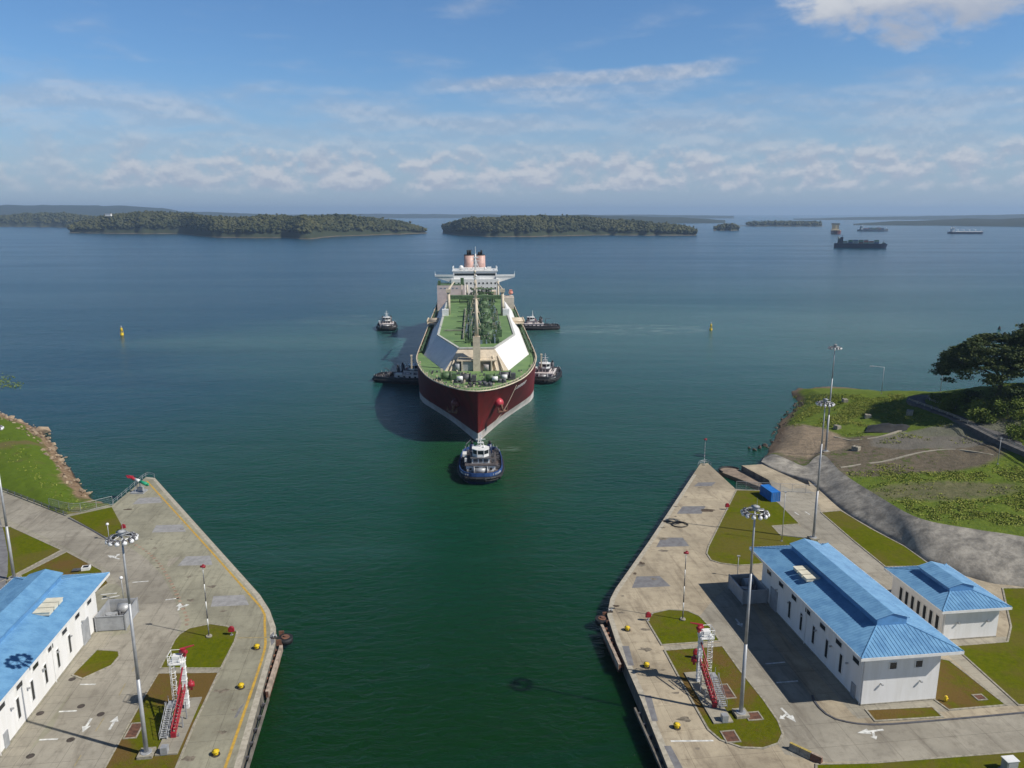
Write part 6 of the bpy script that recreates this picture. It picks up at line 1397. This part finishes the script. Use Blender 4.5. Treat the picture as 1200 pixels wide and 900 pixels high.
for i, (u, v, lb) in enumerate([(990, 471, 'pale concrete block on the green crest of the headland'), (981, 502.5, 'pale concrete block on the short grass near the headland mast'), (1003, 527.5, 'pale concrete block on the bare brown ground above the slope'),
                                (1066, 485, 'low wide concrete block by the headland road bend'), (1017, 489.5, 'low concrete block left of the long black heap')]):
    p = GTs(u, v); p.z = ground(p.x, p.y); t = empty('concrete_block', p, R(20 * i), lb, 'concrete block', 'concrete blocks on the headland'); w_ = (1.7, 1.6, 1.8, 3.2, 1.7)[i]
    s = MB(); s.loft([[(-w_ / 2 * k, -1 * k, z), (w_ / 2 * k, -1 * k, z), (w_ / 2 * k, 1 * k, z), (-w_ / 2 * k, 1 * k, z)] for z, k in ((-.4, 1), (1.05, 1), (1.2, .93))], closed=True); s.poly([(-w_ / 2 * .93, -.93, 1.2), (w_ / 2 * .93, -.93, 1.2), (w_ / 2 * .93, .93, 1.2), (-w_ / 2 * .93, .93, 1.2)]); s.build('block', M['kerb'], t)
    s = MB(); s.tube([(-.3, 0, 1.2), (-.2, 0, 1.5), (.2, 0, 1.5), (.3, 0, 1.2)], .05, 5); s.build('lifting_loop', M['iron'], t)
# low black heap on the headland; its surface mesh is black all over
p = GTs(1045, 503); p.z = ground(p.x, p.y); t = empty('black_heap', p, R(-8), 'long low black heap with a pale concrete lip amid the headland', 'heap'); s = MB(); rw = []
for a in np.linspace(0, 1, 9):
    rw.append([Vector(((-9.5 + 19 * b) * (1 - .35 * a), (-4.2 + a * 8.4), 1.9 * math.sin(math.pi * a) ** .7 * math.sin(math.pi * min(1, max(0, b))) ** .6 * (1 + .4 * mnoise.noise(Vector((a * 5, b * 8, 2)))) - .15)) for b in np.linspace(0, 1, 17)])
s.loft(rw); s.build('cover', mat('black heap surface', (.022, .024, .026), .8, .3, .6, bump=.1), t, True); s = MB(); s.box(4.2, -4.6, .2, 9, .5, .5, .05); s.build('lip', M['kerb'], t)
A_, B_ = G(925, 877), G(963, 895); d = B_ - A_; rz = math.atan2(d.y, d.x)
for k, lb in enumerate(('yellow topped barrier block at the upper left of the road barrier row', 'yellow topped barrier block in the middle of the road barrier row', 'brownish barrier block at the lower right of the road barrier row')):
    p = A_.lerp(B_, (k + .5) / 3); t = empty('barrier_block', p, rz, lb, 'barrier', 'barrier blocks across the road'); L_ = d.length / 3 - .06
    s = MB(); s.loft([[(-L_ / 2, y, z), (L_ / 2, y, z)] for y, z in ((-.42, .02), (-.38, .3), (-.2, .62), (-.17, .95), (.17, .95), (.2, .62), (.38, .3), (.42, .02))])
    for x in (-1, 1): s.poly([(x * L_ / 2, y, z) for y, z in ((-.42, .02), (-.38, .3), (-.2, .62), (-.17, .95), (.17, .95), (.2, .62), (.38, .3), (.42, .02))][::x])
    s.build('body', M['kerb'] if k < 2 else M['rust'], t)
    s = MB(); s.box(0, 0, .98, L_ * .98, .38, .06); s.build('cap', mat('muted yellow cap', (.50, .38, .10), .7, .2, 1) if k < 2 else M['fenderface'], t)
p = G(1182, 903, 2.6); t = empty('utility_cabinet', p, ROT, 'pale grey utility cabinet on the lawn at the lower right corner', 'cabinet'); s = MB(); s.box(0, 0, .9, 1.6, 1.1, 1.7); s.build('body', M['grey_m'], t); s = MB(); s.box(0, 0, 1.79, 1.8, 1.3, .1); s.build('roof', M['white_m'], t); s = MB(); s.box(0, -.57, .9, 1.3, .05, 1.4); s.build('door', M['grey_p'], t); s = MB(); s.box(0, 0, .03, 2, 1.5, .1); s.build('base', M['kerb'], t)
p = G(1108, 822, 2.6); t = empty('fire_hydrant', p, 0, 'small yellow hydrant in the dry lawn beside the long right building', 'hydrant'); s = MB(); s.cyl((0, 0, 0), (0, 0, .75), .2, .2, 10); s.ball((0, 0, .78), .24, 10, 6); s.build('body', M['yellow'], t); s = MB(); s.cyl((-.36, 0, .5), (.36, 0, .5), .1, .1, 8); s.cyl((0, -.32, .45), (0, 0, .45), .12, .12, 8); s.build('outlet', M['yellow'], t)
p = G(101, 667, 2.6); t = empty('hatch_box', p, R(15), 'open white rimmed hatch with a dark lid in the dry lawn at left', 'hatch'); s = MB(); s.box(0, 0, .3, 1.6, 1.5, .6); s.build('rim', M['white_m'], t); s = MB(); s.box(0, 0, .605, 1.1, 1.0, .02); s.build('opening', M['hole'], t); s = MB(); s.box(-1.7, -.5, .35, 1.6, 1.2, .1); s.box(-1.7, -.5, .2, .2, .2, .4); s.build('lid', M['dgrey'], t)
for u, v, lb in ((781, 612, 'coiled black hose on the far right quay'),):
    p = G(796, 615); s = MB(); s.tube([p + Vector((math.cos(a) * (1.5 + .05 * a), math.sin(a) * (1.2 + .05 * a), .1)) for a in np.linspace(0, 14, 60)] + [G(781, 612, 2.6)], .07, 5); tag(s.build('hose', M['black']), lb, 'hose')
p = G(322, 747.5); t = empty('mooring_chock', p, ROT, 'small grey chock on the yellow line by the left corner fender', 'chock'); s = MB(); s.box(0, 0, .08, 1.0, .7, .16); s.build('base', M['iron'], t); s = MB(); s.cyl((-.25, 0, .1), (-.25, 0, .6), .13, .13, 8); s.cyl((.25, 0, .1), (.25, 0, .6), .13, .13, 8); s.build('horn', M['grey_m'], t)
p = G(715, 717); copy_tree(t, p, ROT, 'small grey chock at the right wall corner by the wheel fender')
